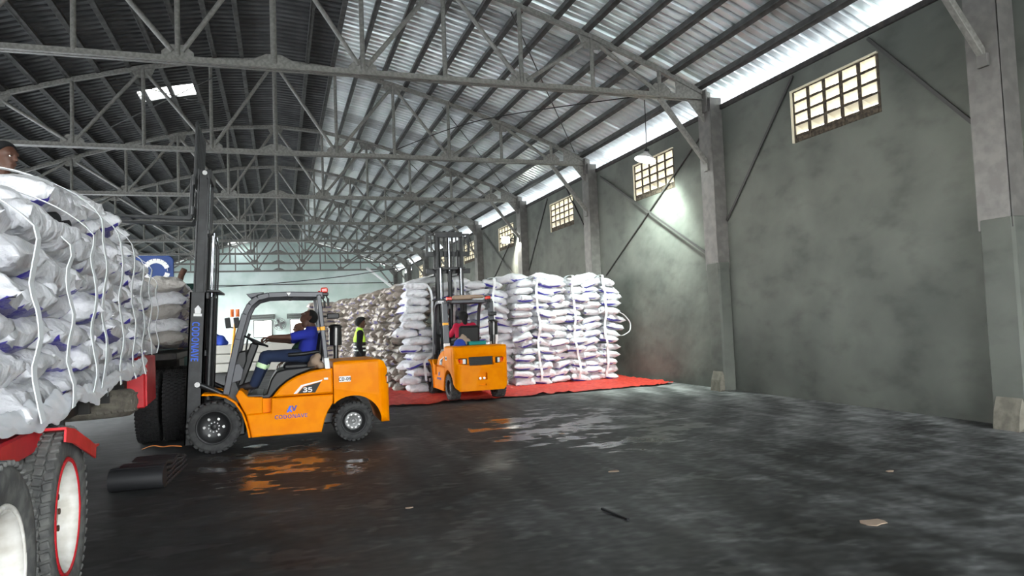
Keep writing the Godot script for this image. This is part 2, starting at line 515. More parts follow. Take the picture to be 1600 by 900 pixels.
func build_shell() -> void:
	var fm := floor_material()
	# floor: the near half carries the computed wear and painted truck shade, the far half goes on in the same material
	var fl := struct("floor")
	var st := SurfaceTool.new(); st.begin(Mesh.PRIMITIVE_TRIANGLES)
	for seg: Array in [[9.0, 2.0], [2.0, -32.0], [-32.0, -56.0]]:
		var z0: float = seg[0]; var z1: float = seg[1]
		var v := []
		for q: Array in [[-9.0, z0], [9.0, z0], [9.0, z1], [-9.0, z1]]:
			v.append([Vector3(q[0], 0, q[1]), Vector2((q[0] + 9.0) / 18.0, (2.0 - q[1]) / 34.0)])
		for k: int in [0, 2, 1, 0, 3, 2]:
			st.set_normal(Vector3.UP); st.set_tangent(Plane(1, 0, 0, 1)); st.set_uv(v[k][1]); st.add_vertex(v[k][0])
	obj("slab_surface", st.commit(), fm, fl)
	st = S(); box(st, Vector3(0, -0.17, -23.5), Vector3(18.6, 0.3, 66))
	obj("slab", C(st), M.concrete, fl)
	# the yard outside, seen by nobody but it sends light up under the eaves
	st = S(); box(st, Vector3(0, -0.45, -20), Vector3(160, 0.2, 160))
	var yard := struct("yard")
	obj("yard_paving", C(st), M.outside_ground, yard)

	# side walls with their block windows
	var wins := []
	for i in 8:
		wins.append(-9.0 - 5.8 * i)
	for side: float in [1.0, -1.0]:
		st = S()
		var xc := side * (HALF + 0.11)
		var zs := [8.0]
		for c: float in wins:
			zs.append(c + 0.95); zs.append(c - 0.95)
		zs.append(-47.6); zs.append(-51.4); zs.append(-55.0)
		if side > 0:
			box(st, Vector3(xc, 2.24, -23.5), Vector3(0.22, 4.48, 63))
		else:   # the unseen side, its openings added to light the hall
			for d: Array in [[8.0, -22.0], [-30.0, -32.0], [-42.0, -44.0], [-54.4, -55.0]]:
				if d[1] == -22.0:   # a low wall with an open band over it, added to light the roof
					box(st, Vector3(xc, 1.35, (d[0] + d[1]) / 2), Vector3(0.22, 2.7, d[0] - d[1]))
					for q in 6:
						box(st, Vector3(xc, 3.6, 7.8 - 5.9 * q), Vector3(0.22, 1.8, 0.4))
					continue
				box(st, Vector3(xc, 2.24, (d[0] + d[1]) / 2), Vector3(0.22, 4.48, d[0] - d[1]))
		for k in range(0, zs.size(), 2):
			var a: float = zs[k]; var b: float = zs[k + 1]
			box(st, Vector3(xc, 4.945, (a + b) / 2), Vector3(0.22, 0.93, absf(a - b)))
		box(st, Vector3(xc, 5.57, (8.0 - 47.6) / 2), Vector3(0.22, 0.32, 55.6))
		box(st, Vector3(xc, 5.57, -53.2), Vector3(0.22, 0.32, 3.6))
		var w := struct("wall_right" if side > 0 else "wall_left")
		obj("plaster", C(st), M.wall_plaster, w)
		st = S(); box(st, Vector3(side * (HALF + 0.08), WALL_TOP + 0.03, -23.5), Vector3(0.24, 0.10, 63), 0.01)
		obj("wall_beam", C(st), M.beam_dark, w)
	var block := make_block()
	var sill_block := make_sill_block()
	for i in 7:
		var wn := struct("window_%d" % (i + 1))
		wn.position = Vector3(HALF, 4.48, wins[i])
		st = S()
		box(st, Vector3(0.09, 0.915, 0), Vector3(0.25, 0.03, 1.9), 0.004)
		box(st, Vector3(0.09, 0.45, -0.935), Vector3(0.25, 0.9, 0.03), 0.004)
		obj("window_frame", C(st), M.block_cream, wn)
		st = S()
		for k in 6:
			box(st, Vector3(0.10, 0.45, -0.92 + 0.368 * k), Vector3(0.2, 0.9, 0.05 if k in [0, 5] else 0.075), 0.006)
		obj("mullion", C(st), M.block_edge, wn)
		for r in 4:
			for c in 5:
				var b := obj("block", block, null, wn, Transform3D(Basis(), Vector3(0.10, 0.12 + 0.195 * r + 0.0975, -0.736 + 0.368 * c)))
				b.rotation.x = sin(i * 7.0 + r * 3.1 + c * 5.7) * 0.02
		for c in 5:
			obj("sill_block", sill_block, M.block_edge, wn, Transform3D(Basis(), Vector3(0.10, 0.06, -0.736 + 0.368 * c)))
	# gable walls
	var wb := struct("wall_back")
	st = S()
	var gable := [Vector2(-8.9, 0), Vector2(8.9, 0), Vector2(8.9, 5.75)]
	for k in range(CHORD.size() - 1, -1, -1):
		gable.append(CHORD[k] + Vector2(0, 0.1))
	for k in range(1, CHORD.size()):
		gable.append(Vector2(-CHORD[k].x, CHORD[k].y + 0.1))
	gable.append(Vector2(-8.9, 5.75))
	prism(st, gable, -55.2, -55.0)
	obj("plaster", C(st), M.white_wall, wb)
	st = S(); tube(st, Vector3(-8.6, 5.05, -54.93), Vector3(8.6, 5.05, -54.93), 0.03)
	obj("conduit", C(st), M.rod_steel, wb)
	var wf := struct("wall_front")
	st = S()
	box(st, Vector3(-5.2, 3.0, 8.1), Vector3(7.4, 6.0, 0.2))  # unseen wall, its opening shaped to light the sacks more than the wall
	box(st, Vector3(8.6, 3.0, 8.1), Vector3(0.6, 6.0, 0.2))
	var up := [Vector2(8.9, 5.9)]
	for k in range(CHORD.size() - 1, -1, -1):
		up.append(CHORD[k] + Vector2(0, 0.1))
	for k in range(1, CHORD.size()):
		up.append(Vector2(-CHORD[k].x, CHORD[k].y + 0.1))
	up.append(Vector2(-8.9, 5.9))
	prism(st, up, 8.0, 8.2)
	obj("plaster", C(st), M.white_wall, wf)

	# roof: corrugated sheets lapped side by side, purlins under them
	var ce := struct("ceiling")
	var pitch := 0.225
	var n_rib := 4
	var wid := pitch * n_rib
	var silver := roof_sheet(1.5, 9.45, pitch, n_rib)
	var ridge := roof_sheet(-0.02, 1.56, pitch, n_rib)
	var left := roof_sheet(0.0, -9.45, pitch, n_rib)
	var left_low := roof_sheet(-3.4, -9.45, pitch, n_rib)
	var left_high := roof_sheet(0.0, -2.05, pitch, n_rib)
	var pane := roof_sheet(-2.0, -3.45, pitch, n_rib)
	var strips := int(64.0 / wid)
	for i in strips:
		var z := 8.6 - wid * (i + 0.5)
		var at := Transform3D(Basis(), Vector3(0, 0.002 * (i % 2), z))
		obj("roof_sheet", silver, [M.sheet_silver, M.sheet_bright, M.sheet_silver, M.sheet_dull, M.sheet_bright][(i * 7) % 5], ce, at)
		obj("ridge_sheet", ridge, M.sheet_old, ce, at.translated(Vector3(0, 0.006, 0)))
		if absf(z + 20.5) < 0.45 or absf(z + 53.6) < 0.5:
			obj("roof_sheet", left_low, M.sheet_old, ce, at)
			obj("roof_sheet", left_high, M.sheet_old, ce, at)
			obj("skylight_panel", pane, M.skylight_sheet, ce, at)
		else:
			obj("roof_sheet", left, M.sheet_old, ce, at)
	for s: float in [-1.0, 1.0]:
		for k in 13:
			var x := s * (0.78 + 0.625 * k)
			var slope := atan2(roof_y(x + 0.1) - roof_y(x - 0.1), 0.2)
			var bs := Basis(Vector3.BACK, slope)
			st = S()
			box(st, Vector3(0, 0, -23.3), Vector3(0.05, 0.15, 63.0), 0.004)
			box(st, Vector3(0.035, 0.068, -23.3), Vector3(0.08, 0.014, 63.0))
			box(st, Vector3(0.035, -0.068, -23.3), Vector3(0.08, 0.014, 63.0))
			obj("purlin", C(st), M.purlin_steel, ce, Transform3D(bs, Vector3(x, roof_y(x) + 0.105, 0)))

	# trusses
	var words := ["nearest", "second", "third", "fourth", "fifth", "sixth", "seventh", "farthest"]
	var far_mat: Material = M.truss_paint
	for i in 8:
		var z := FIRST - BAY * i
		var t := thing("roof_truss", "grey steel roof truss with zigzag bracing, %s" % ["the nearest, spanning the top of the view", "second from the camera", "third from the camera", "fourth from the camera", "fifth from the camera", "sixth from the camera", "seventh from the camera", "closest to the white end wall"][i], "truss", Vector3(0, 0, z), 0.0, "roof trusses across the hall")
		build_truss(t, far_mat)
	var t9 := thing("roof_truss", "grey steel roof truss above the view, only its knee brace showing at upper right", "truss", Vector3(0, 0, FIRST + BAY), 0.0, "roof trusses across the hall")
	build_truss(t9, far_mat)
	for i in 9:
		build_column(i, 1.0, words)
	build_braces()
	build_lamps()

func roof_sheet(x0: float, x1: float, pitch: float, ribs: int) -> ArrayMesh:
	var xs := [x0]
	var s := signf(x1 - x0)
	var lo := minf(absf(x0), absf(x1)); var hi := maxf(absf(x0), absf(x1))
	for c: Vector2 in CHORD:
		if c.x > lo + 0.05 and c.x < hi - 0.05:
			xs.append(c.x * signf(x1 + x0))
	xs.append(x1)
	var prof := []
	for r in ribs:
		var z := -pitch * ribs / 2.0 + pitch * r
		prof.append_array([Vector2(z, 0), Vector2(z + pitch * 0.52, 0), Vector2(z + pitch * 0.62, 0.058), Vector2(z + pitch * 0.90, 0.058)])
	prof.append(Vector2(pitch * ribs / 2.0 + 0.012, 0))
	var st := S()
	for i in xs.size() - 1:
		var a: float = xs[i]; var b: float = xs[i + 1]
		var ya := roof_y(a) + 0.19; var yb := roof_y(b) + 0.19
		for k in prof.size() - 1:
			var p: Vector2 = prof[k]; var q: Vector2 = prof[k + 1]
			quad(st, Vector3(a, ya + p.y, p.x), Vector3(b, yb + p.y, p.x), Vector3(b, yb + q.y, q.x), Vector3(a, ya + q.y, q.x), Vector3.DOWN)
	return C(st)

func make_block() -> ArrayMesh:   # one ventilation block: a slanting open cell, dirty at its front edge
	var hy := 0.0975; var hz := 0.15; var t := 0.014; var hx := 0.095
	var st := S()
	# slabs: top and bottom slope down towards the outside, the sides flare
	for s: float in [-1.0, 1.0]:
		var y := s * (hy - t / 2)
		var bs := Basis(Vector3.BACK, -0.42)
		box(st, Vector3(0.0, y - 0.04 if s < 0 else y - 0.04, 0), Vector3(hx * 2.15, t, hz * 2), 0.0, bs)
		box(st, Vector3(0, 0, s * (hz - 0.004)), Vector3(hx * 2 - 0.01, hy * 2, 0.016), 0.0, Basis(Vector3.UP, s * 0.05))
	var m := C(st)
	st = S()
	for s: float in [-1.0, 1.0]:
		box(st, Vector3(-hx, s * (hy - 0.008), 0), Vector3(0.012, 0.024, hz * 2 + 0.01))
	st.generate_normals()
	m = st.commit(m)
	m.surface_set_material(0, M.block_cream)
	m.surface_set_material(1, M.block_edge)
	return m

func make_sill_block() -> ArrayMesh:
	var st := S()
	box(st, Vector3(0, 0, 0), Vector3(0.19, 0.115, 0.30), 0.012)
	return C(st)

func build_truss(t: Node3D, m: Material) -> void:
	# bottom chord: two angles back to back in three lengths
	for seg: Array in [[-8.55, -2.95], [-2.95, 2.95], [2.95, 8.55]]:
		var st := S()
		for s: float in [-1.0, 1.0]:
			box(st, Vector3((seg[0] + seg[1]) / 2, 6.0, s * 0.022), Vector3(seg[1] - seg[0], 0.11, 0.014))
			box(st, Vector3((seg[0] + seg[1]) / 2, 5.95, s * 0.055), Vector3(seg[1] - seg[0], 0.014, 0.075))
		obj("bottom_chord", C(st), m, t)
	for s: float in [-1.0, 1.0]:
		for i in CHORD.size() - 1:
			var p: Vector2 = CHORD[i]; var q: Vector2 = CHORD[i + 1]
			var st := S()
			bar(st, Vector3(s * p.x, p.y, 0), Vector3(s * q.x, q.y, 0), 0.10, 0.10, 0.008)
			obj("top_chord", C(st), m, t)
	var top := func(j: int) -> Vector3:
		return Vector3(1.475 * j, roof_y(1.475 * j) - 0.05, 0)
	for j in range(-5, 6):
		var a := Vector3(1.475 * j, 6.03, 0)
		var st := S()
		tube(st, a, top.call(j), 0.042 if j else 0.055, -1, 10)
		obj("post", C(st), m, t)
		if absi(j) % 2 == 1:
			for d: int in [-1, 1]:
				if absi(j + d) > 5:
					continue
				st = S()
				var b: Vector3 = top.call(j + d)
				tube(st, a + (b - a).normalized() * 0.12, b - (b - a).normalized() * 0.16, 0.042, -1, 10)
				obj("diagonal", C(st), m, t)
			st = S()
			prism(st, [Vector2(1.475 * j - 0.24, 5.98), Vector2(1.475 * j + 0.24, 5.98), Vector2(1.475 * j + 0.24, 6.12), Vector2(1.475 * j + 0.1, 6.24), Vector2(1.475 * j - 0.1, 6.24), Vector2(1.475 * j - 0.24, 6.12)], -0.012, 0.012)
			obj("gusset", C(st), m, t)
		else:
			st = S()
			var y: float = (top.call(j) as Vector3).y
			var sl := -0.2 * signf(j)
			prism(st, [Vector2(1.475 * j - 0.28, y + 0.04 - sl * 0.28), Vector2(1.475 * j + 0.28, y + 0.04 + sl * 0.28), Vector2(1.475 * j + 0.16, y - 0.2), Vector2(1.475 * j - 0.16, y - 0.2)], -0.012, 0.012)
			obj("gusset", C(st), m, t)
	var st2 := S()
	prism(st2, [Vector2(-0.5, 6.02), Vector2(0.5, 6.02), Vector2(0.12, 6.2), Vector2(-0.12, 6.2)], -0.014, 0.014)
	obj("gusset", C(st2), m, t)
	for s: float in [-1.0, 1.0]:
		st2 = S()
		prism(st2, [Vector2(s * 7.75, 6.05), Vector2(s * 8.55, 5.98), Vector2(s * 8.55, 6.12), Vector2(s * 8.15, 6.24), Vector2(s * 7.75, 6.39)], -0.016, 0.016)
		prism(st2, [Vector2(s * 8.0, 5.95), Vector2(s * 8.45, 5.95), Vector2(s * 8.45, 5.5), Vector2(s * 8.36, 5.5)], -0.016, 0.016)
		obj("end_gusset", C(st2), m, t)
		st2 = S()
		bar(st2, Vector3(s * 7.36, 5.94, 0), Vector3(s * 8.42, 4.6, 0), 0.09, 0.09, 0.008)
		obj("knee_brace", C(st2), m, t)

func build_column(i: int, s: float, words: Array) -> void:
	var z := FIRST + BAY * (1 - i)
	var side := "right" if s > 0 else "left"
	var w: String = "foremost" if i == 0 else words[i - 1]
	var label := "steel column on plastered pier at the right edge of the view" if i == 0 else "steel column on plastered pier at the right wall under the %s roof truss" % w
	if s < 0:
		label = "steel column against the hidden left wall behind the truck, number %d" % (i + 1)
	var c := thing("wall_column", label, "column", Vector3(s * HALF, 0, z), 0.0, "columns along the right wall" if s > 0 else "columns along the left wall")
	var st := S()
	var d := 0.27
	box(st, Vector3(-s * (d - 0.008), 4.2, 0.01), Vector3(0.016, 3.5, 0.44))
	box(st, Vector3(-s * 0.02, 4.2, 0), Vector3(0.016, 3.5, 0.22))
	box(st, Vector3(-s * d / 2, 4.2, 0.0), Vector3(d - 0.03, 3.5, 0.012))
	box(st, Vector3(-s * d / 2, 4.2, 0.22), Vector3(d, 3.5, 0.012))
	box(st, Vector3(-s * 0.30, 5.9, 0.05), Vector3(0.03, 0.45, 0.24))
	obj("steel_post", C(st), M.column_steel, c)
	st = S()
	box(st, Vector3(-s * 0.28, 4.55, 0.02), Vector3(0.06, 0.16, 0.14), 0.006)
	obj("cleat", C(st), M.column_steel, c)
	st = S()
	box(st, Vector3(-s * 0.14, 1.3, 0.02), Vector3(0.28, 2.6, 0.44), 0.03)
	obj("pier", C(st), M.wall_plaster, c)
	st = S()
	prism(st, [Vector2(-s * 0.20, 0), Vector2(-s * 0.37, 0), Vector2(-s * 0.34, 0.22), Vector2(-s * 0.27, 0.42), Vector2(-s * 0.20, 0.40)], -0.16, 0.22, 0.03)
	obj("collar", C(st), M.cement_collar, c)

func build_braces() -> void:
	var where := ["beside the biggest window", "by the round wall lamp", "in the right wall's third bay", "by the glaring floodlight", "in the right wall's fifth bay"]
	for i in 5:
		var za := FIRST - BAY * (i - 1)
		var zb := FIRST - BAY * i
		var x := HALF - 0.03
		for k in 2:
			var st := S()
			if i % 2 == 0:   # two bars from under the eave down to the columns
				var hi := Vector3(x, 5.66, za - 1.95 if k == 1 else za - 3.6)
				var lo := Vector3(x, 3.75 if k == 1 else 3.42, za - 0.24 if k == 1 else zb + 0.25)
				bar(st, hi, lo, 0.05, 0.02)
			elif k == 0:     # a crossing pair
				tube(st, Vector3(x, 5.5, za - 0.24), Vector3(x, 2.75, zb + 0.6), 0.018)
			else:
				bar(st, Vector3(x - 0.045, 5.5, zb + 0.6), Vector3(x - 0.045, 2.72, za - 0.24), 0.05, 0.02)
			tag(obj("wall_brace", C(st), M.rod_steel), "%s dark wall brace %s, foot at the %s column" % ["thin" if i % 2 and k == 0 else "flat", where[i], "farther" if k == 0 else "nearer"], "brace", "braces on the right wall")
	# sag rods under the right slope
	for i in 4:
		var za := FIRST - BAY * i
		var zb := za - BAY
		var st := S()
		tube(st, Vector3(4.3, roof_y(4.3) - 0.12, za - 0.1), Vector3(8.0, roof_y(8.0) + 0.02, zb + 0.2), 0.013, -1, 6)
		tag(obj("tie_rod", C(st), M.rod_steel), "thin tie rod under the bright right roof slope in bay %s from the camera" % ["one", "two", "three", "four"][i], "rod", "tie rods under the roof")
	var st3 := S()
	tube(st3, Vector3(-3.5, 7.55, -18.0), Vector3(-1.0, 7.9, -21.5), 0.014, -1, 6)
	tag(obj("tie_rod", C(st3), M.rod_steel), "thin rod under the bright skylight running up to the right", "rod", "tie rods by the skylight")
	st3 = S()
	tube(st3, Vector3(-1.4, 7.7, -17.9), Vector3(-4.4, 7.3, -21.5), 0.014, -1, 6)
	tag(obj("tie_rod", C(st3), M.rod_steel), "thin rod under the bright skylight running up to the left", "rod", "tie rods by the skylight")
	st3 = S()
	tube(st3, Vector3(8.1, 6.45, -11.2), Vector3(8.1, 8.2, -11.2), 0.012, -1, 6)
	var st4 := S()
	pipe(st4, bezier([Vector3(-8.4, 4.6, -51), Vector3(-2, 4.75, -50.4), Vector3(4, 5.2, -50), Vector3(8.5, 5.8, -49.5)], 16), 0.025, 6)
	tag(obj("cable", C(st4), M.print_black), "black cable sagging across the hall in front of the white end wall", "cable")
	st4 = S()
	pipe(st4, bezier([Vector3(3.0, 6.2, -18.2), Vector3(4.6, 6.28, -15.4), Vector3(7.7, 6.12, -12.3)], 12), 0.012, 6)
	tag(obj("cable", C(st4), M.print_black), "thin black cable strung between the two nearest trusses below the right slope", "cable")

func build_lamps() -> void:
	# lamp 1: a round reflector hung on the wall, lit
	var l := thing("wall_lamp", "round white reflector lamp, lit, hanging before the second window of the right wall", "lamp", Vector3(7.85, 5.07, -13.75))
	var tilt := Transform3D(Basis(Vector3.BACK, -0.25), Vector3.ZERO)
	var st := S()
	lathe(st, [Vector2(0.06, 0.17), Vector2(0.06, 0.15), Vector2(0.10, 0.12), Vector2(0.19, 0.05), Vector2(0.24, 0.0), Vector2(0.245, -0.015), Vector2(0.235, -0.01), Vector2(0.18, 0.045), Vector2(0.05, 0.12)], 24, tilt)
	obj("reflector", C(st), M.lens_white, l)
	st = S(); tube(st, tilt * Vector3(0, 0.13, 0), tilt * Vector3(0, 0.24, 0), 0.065, 0.05, 14)
	tube(st, tilt * Vector3(0, 0.2, 0), Vector3(0.06, 1.36, 0), 0.01, -1, 8)
	obj("lamp_arm", C(st), M.black_plastic, l)
	var glow := mat("lamp_glow", Color(1, 1, 1), 0.4)
	glow.emission_enabled = true
	glow.emission = Color(0.96, 1.0, 0.97)
	glow.emission_energy_multiplier = 7.0
	st = S(); lathe(st, [Vector2(0.001, -0.012), Vector2(0.2, -0.008), Vector2(0.2, 0.004), Vector2(0.001, 0.004)], 20, tilt)
	obj("lamp_face", C(st), glow, l)
	var s := SpotLight3D.new()
	s.name = "lamp_light"
	s.spot_angle = 60.0
	s.spot_angle_attenuation = 0.9
	s.spot_range = 40.0
	s.spot_attenuation = 2.0
	s.light_size = 0.16
	s.light_color = Color(0.93, 1.0, 0.96)
	s.light_energy = LAMP_1
	s.shadow_enabled = true
	l.add_child(s)
	s.position = tilt * Vector3(0, -0.04, 0)
	s.basis = Basis.looking_at(Vector3(0.12, -1.0, -0.45), Vector3.BACK)
	# lamp 2: a floodlight on the wall shining along the hall towards the camera
	var f := thing("floodlight", "small square floodlight glaring white on the right wall near its fourth window", "lamp", Vector3(8.3, 4.72, -25.4))
	var bs := Basis(Vector3.UP, -0.55) * Basis(Vector3.RIGHT, 0.25)
	st = S(); box(st, Vector3.ZERO, Vector3(0.34, 0.28, 0.1), 0.015, bs)
	box(st, bs * Vector3(0, 0, -0.07), Vector3(0.24, 0.2, 0.06), 0.01, bs)
	tube(st, bs * Vector3(0, 0, -0.08), Vector3(0.35, -0.05, -0.1), 0.02)
	obj("lamp_housing", C(st), M.black_plastic, f)
	st = S(); box(st, bs * Vector3(0, 0, 0.052), Vector3(0.30, 0.24, 0.008), 0.0, bs)
	var glow2: StandardMaterial3D = glow.duplicate()
	glow2.emission_energy_multiplier = 12.0
	obj("lamp_face", C(st), glow2, f)
	var s2 := SpotLight3D.new()
	s2.name = "lamp_light"
	s2.spot_angle = 70.0
	s2.spot_angle_attenuation = 0.7
	s2.spot_range = 40.0
	s2.spot_attenuation = 2.0
	s2.light_size = 0.15
	s2.light_color = Color(1.0, 0.99, 0.93)
	s2.light_energy = LAMP_2
	s2.shadow_enabled = true
	f.add_child(s2)
	s2.position = bs * Vector3(0, 0, 0.08)
	s2.basis = bs * Basis(Vector3.UP, PI)
	s2.basis = Basis.looking_at(Vector3(0.05, -1.0, 0.55), Vector3.UP)

# ---------------------------------------------------------------- bodies: tapered capsules joined smoothly and meshed as surface nets
# bone: [from, to, radius there, radius here]; clips: [normal, distance] keeps the side where n.p <= d
func skin_of(bones: Array, cell: float, k: float, out: Dictionary, clips := []) -> void:
	var lo := Vector3(1e9, 1e9, 1e9)
	var hi := -lo
	for b: Array in bones:
		var r: float = maxf(b[2], b[3]) + cell * 3.0
		var ve := Vector3(r, r, r)
		lo = lo.min((b[0] as Vector3) - ve).min((b[1] as Vector3) - ve)
		hi = hi.max((b[0] as Vector3) + ve).max((b[1] as Vector3) + ve)
	var nx := int((hi.x - lo.x) / cell) + 2
	var ny := int((hi.y - lo.y) / cell) + 2
	var nz := int((hi.z - lo.z) / cell) + 2
	var d := PackedFloat32Array()
	d.resize(nx * ny * nz)
	d.fill(9.0)
	for b: Array in bones:
		var a: Vector3 = b[0]
		var ab: Vector3 = (b[1] as Vector3) - a
		var ra: float = b[2]
		var rb: float = b[3]
		var l2 := maxf(ab.length_squared(), 1e-9)
		var r := maxf(ra, rb) + cell * 2.2 + k * 0.5
		var mn := ((a.min(b[1]) - Vector3(r, r, r)) - lo) / cell
		var mx := ((a.max(b[1]) + Vector3(r, r, r)) - lo) / cell
		for z in range(maxi(0, int(mn.z)), mini(nz, int(mx.z) + 2)):
			for y in range(maxi(0, int(mn.y)), mini(ny, int(mx.y) + 2)):
				var row := (z * ny + y) * nx
				for x in range(maxi(0, int(mn.x)), mini(nx, int(mx.x) + 2)):
					var p := Vector3(x, y, z) * cell + lo - a
					var t := clampf(p.dot(ab) / l2, 0.0, 1.0)
					var v := (p - ab * t).length() - lerpf(ra, rb, t)
					var o := d[row + x]
					var h := k - absf(v - o)
					d[row + x] = minf(v, o) - (h * h / (4.0 * k) if h > 0.0 else 0.0)
	if clips.size():
		for z in nz:
			for y in ny:
				for x in nx:
					var i := (z * ny + y) * nx + x
					if d[i] < 8.0:
						var p := Vector3(x, y, z) * cell + lo
						for c: Array in clips:
							d[i] = maxf(d[i], p.dot(c[0]) - (c[1] as float))
	var idx := {}
	var vs: PackedVector3Array = out.v
	var ns: PackedVector3Array = out.n
	var ix: PackedInt32Array = out.i
	var sx := 1; var sy := nx; var sz := nx * ny
	for z in nz - 1:
		for y in ny - 1:
			for x in nx - 1:
				var i := z * sz + y * sy + x
				var c0 := d[i]; var c1 := d[i + sx]; var c2 := d[i + sy]; var c3 := d[i + sx + sy]
				var c4 := d[i + sz]; var c5 := d[i + sx + sz]; var c6 := d[i + sy + sz]; var c7 := d[i + sx + sy + sz]
				var neg := int(c0 < 0) + int(c1 < 0) + int(c2 < 0) + int(c3 < 0) + int(c4 < 0) + int(c5 < 0) + int(c6 < 0) + int(c7 < 0)
				if neg == 0 or neg == 8:
					continue
				var sum := Vector3()
				var cnt := 0
				var cs := [c0, c1, c2, c3, c4, c5, c6, c7]
				for e: Array in EDGES:
					var p: float = cs[e[0]]; var q: float = cs[e[1]]
					if (p < 0) != (q < 0):
						var t := p / (p - q)
						sum += (CORNERS[e[0]] as Vector3).lerp(CORNERS[e[1]], t)
						cnt += 1
				idx[i] = vs.size()
				vs.append((Vector3(x, y, z) + sum / cnt) * cell + lo)
				ns.append(Vector3(c1 + c3 + c5 + c7 - c0 - c2 - c4 - c6, c2 + c3 + c6 + c7 - c0 - c1 - c4 - c5, c4 + c5 + c6 + c7 - c0 - c1 - c2 - c3).normalized())
	for i: int in idx:
		for ax in 3:
			var st: int = [sx, sy, sz][ax]
			var su: int = [sy, sz, sx][ax]
			var sv: int = [sz, sx, sy][ax]
			var ins := d[i] < 0
			if ins == (d[i + st] < 0):
				continue
			if not (idx.has(i - su) and idx.has(i - sv) and idx.has(i - su - sv)):
				continue
			var a: int = idx[i]; var b: int = idx[i - su]; var c: int = idx[i - su - sv]; var e: int = idx[i - sv]
			if ins:
				ix.append_array([a, c, b, a, e, c])
			else:
				ix.append_array([a, b, c, a, c, e])
	out.v = vs; out.n = ns; out.i = ix

const EDGES := [[0, 1], [2, 3], [4, 5], [6, 7], [0, 2], [1, 3], [4, 6], [5, 7], [0, 4], [1, 5], [2, 6], [3, 7]]
const CORNERS := [Vector3(0, 0, 0), Vector3(1, 0, 0), Vector3(0, 1, 0), Vector3(1, 1, 0), Vector3(0, 0, 1), Vector3(1, 0, 1), Vector3(0, 1, 1), Vector3(1, 1, 1)]

func blank() -> Dictionary:
	return {"v": PackedVector3Array(), "n": PackedVector3Array(), "i": PackedInt32Array()}

func net(o: Dictionary) -> ArrayMesh:
	var a := []
	a.resize(Mesh.ARRAY_MAX)
	a[Mesh.ARRAY_VERTEX] = o.v
	a[Mesh.ARRAY_NORMAL] = o.n
	a[Mesh.ARRAY_INDEX] = o.i
	var m := ArrayMesh.new()
	m.add_surface_from_arrays(Mesh.PRIMITIVE_TRIANGLES, a)
	return m

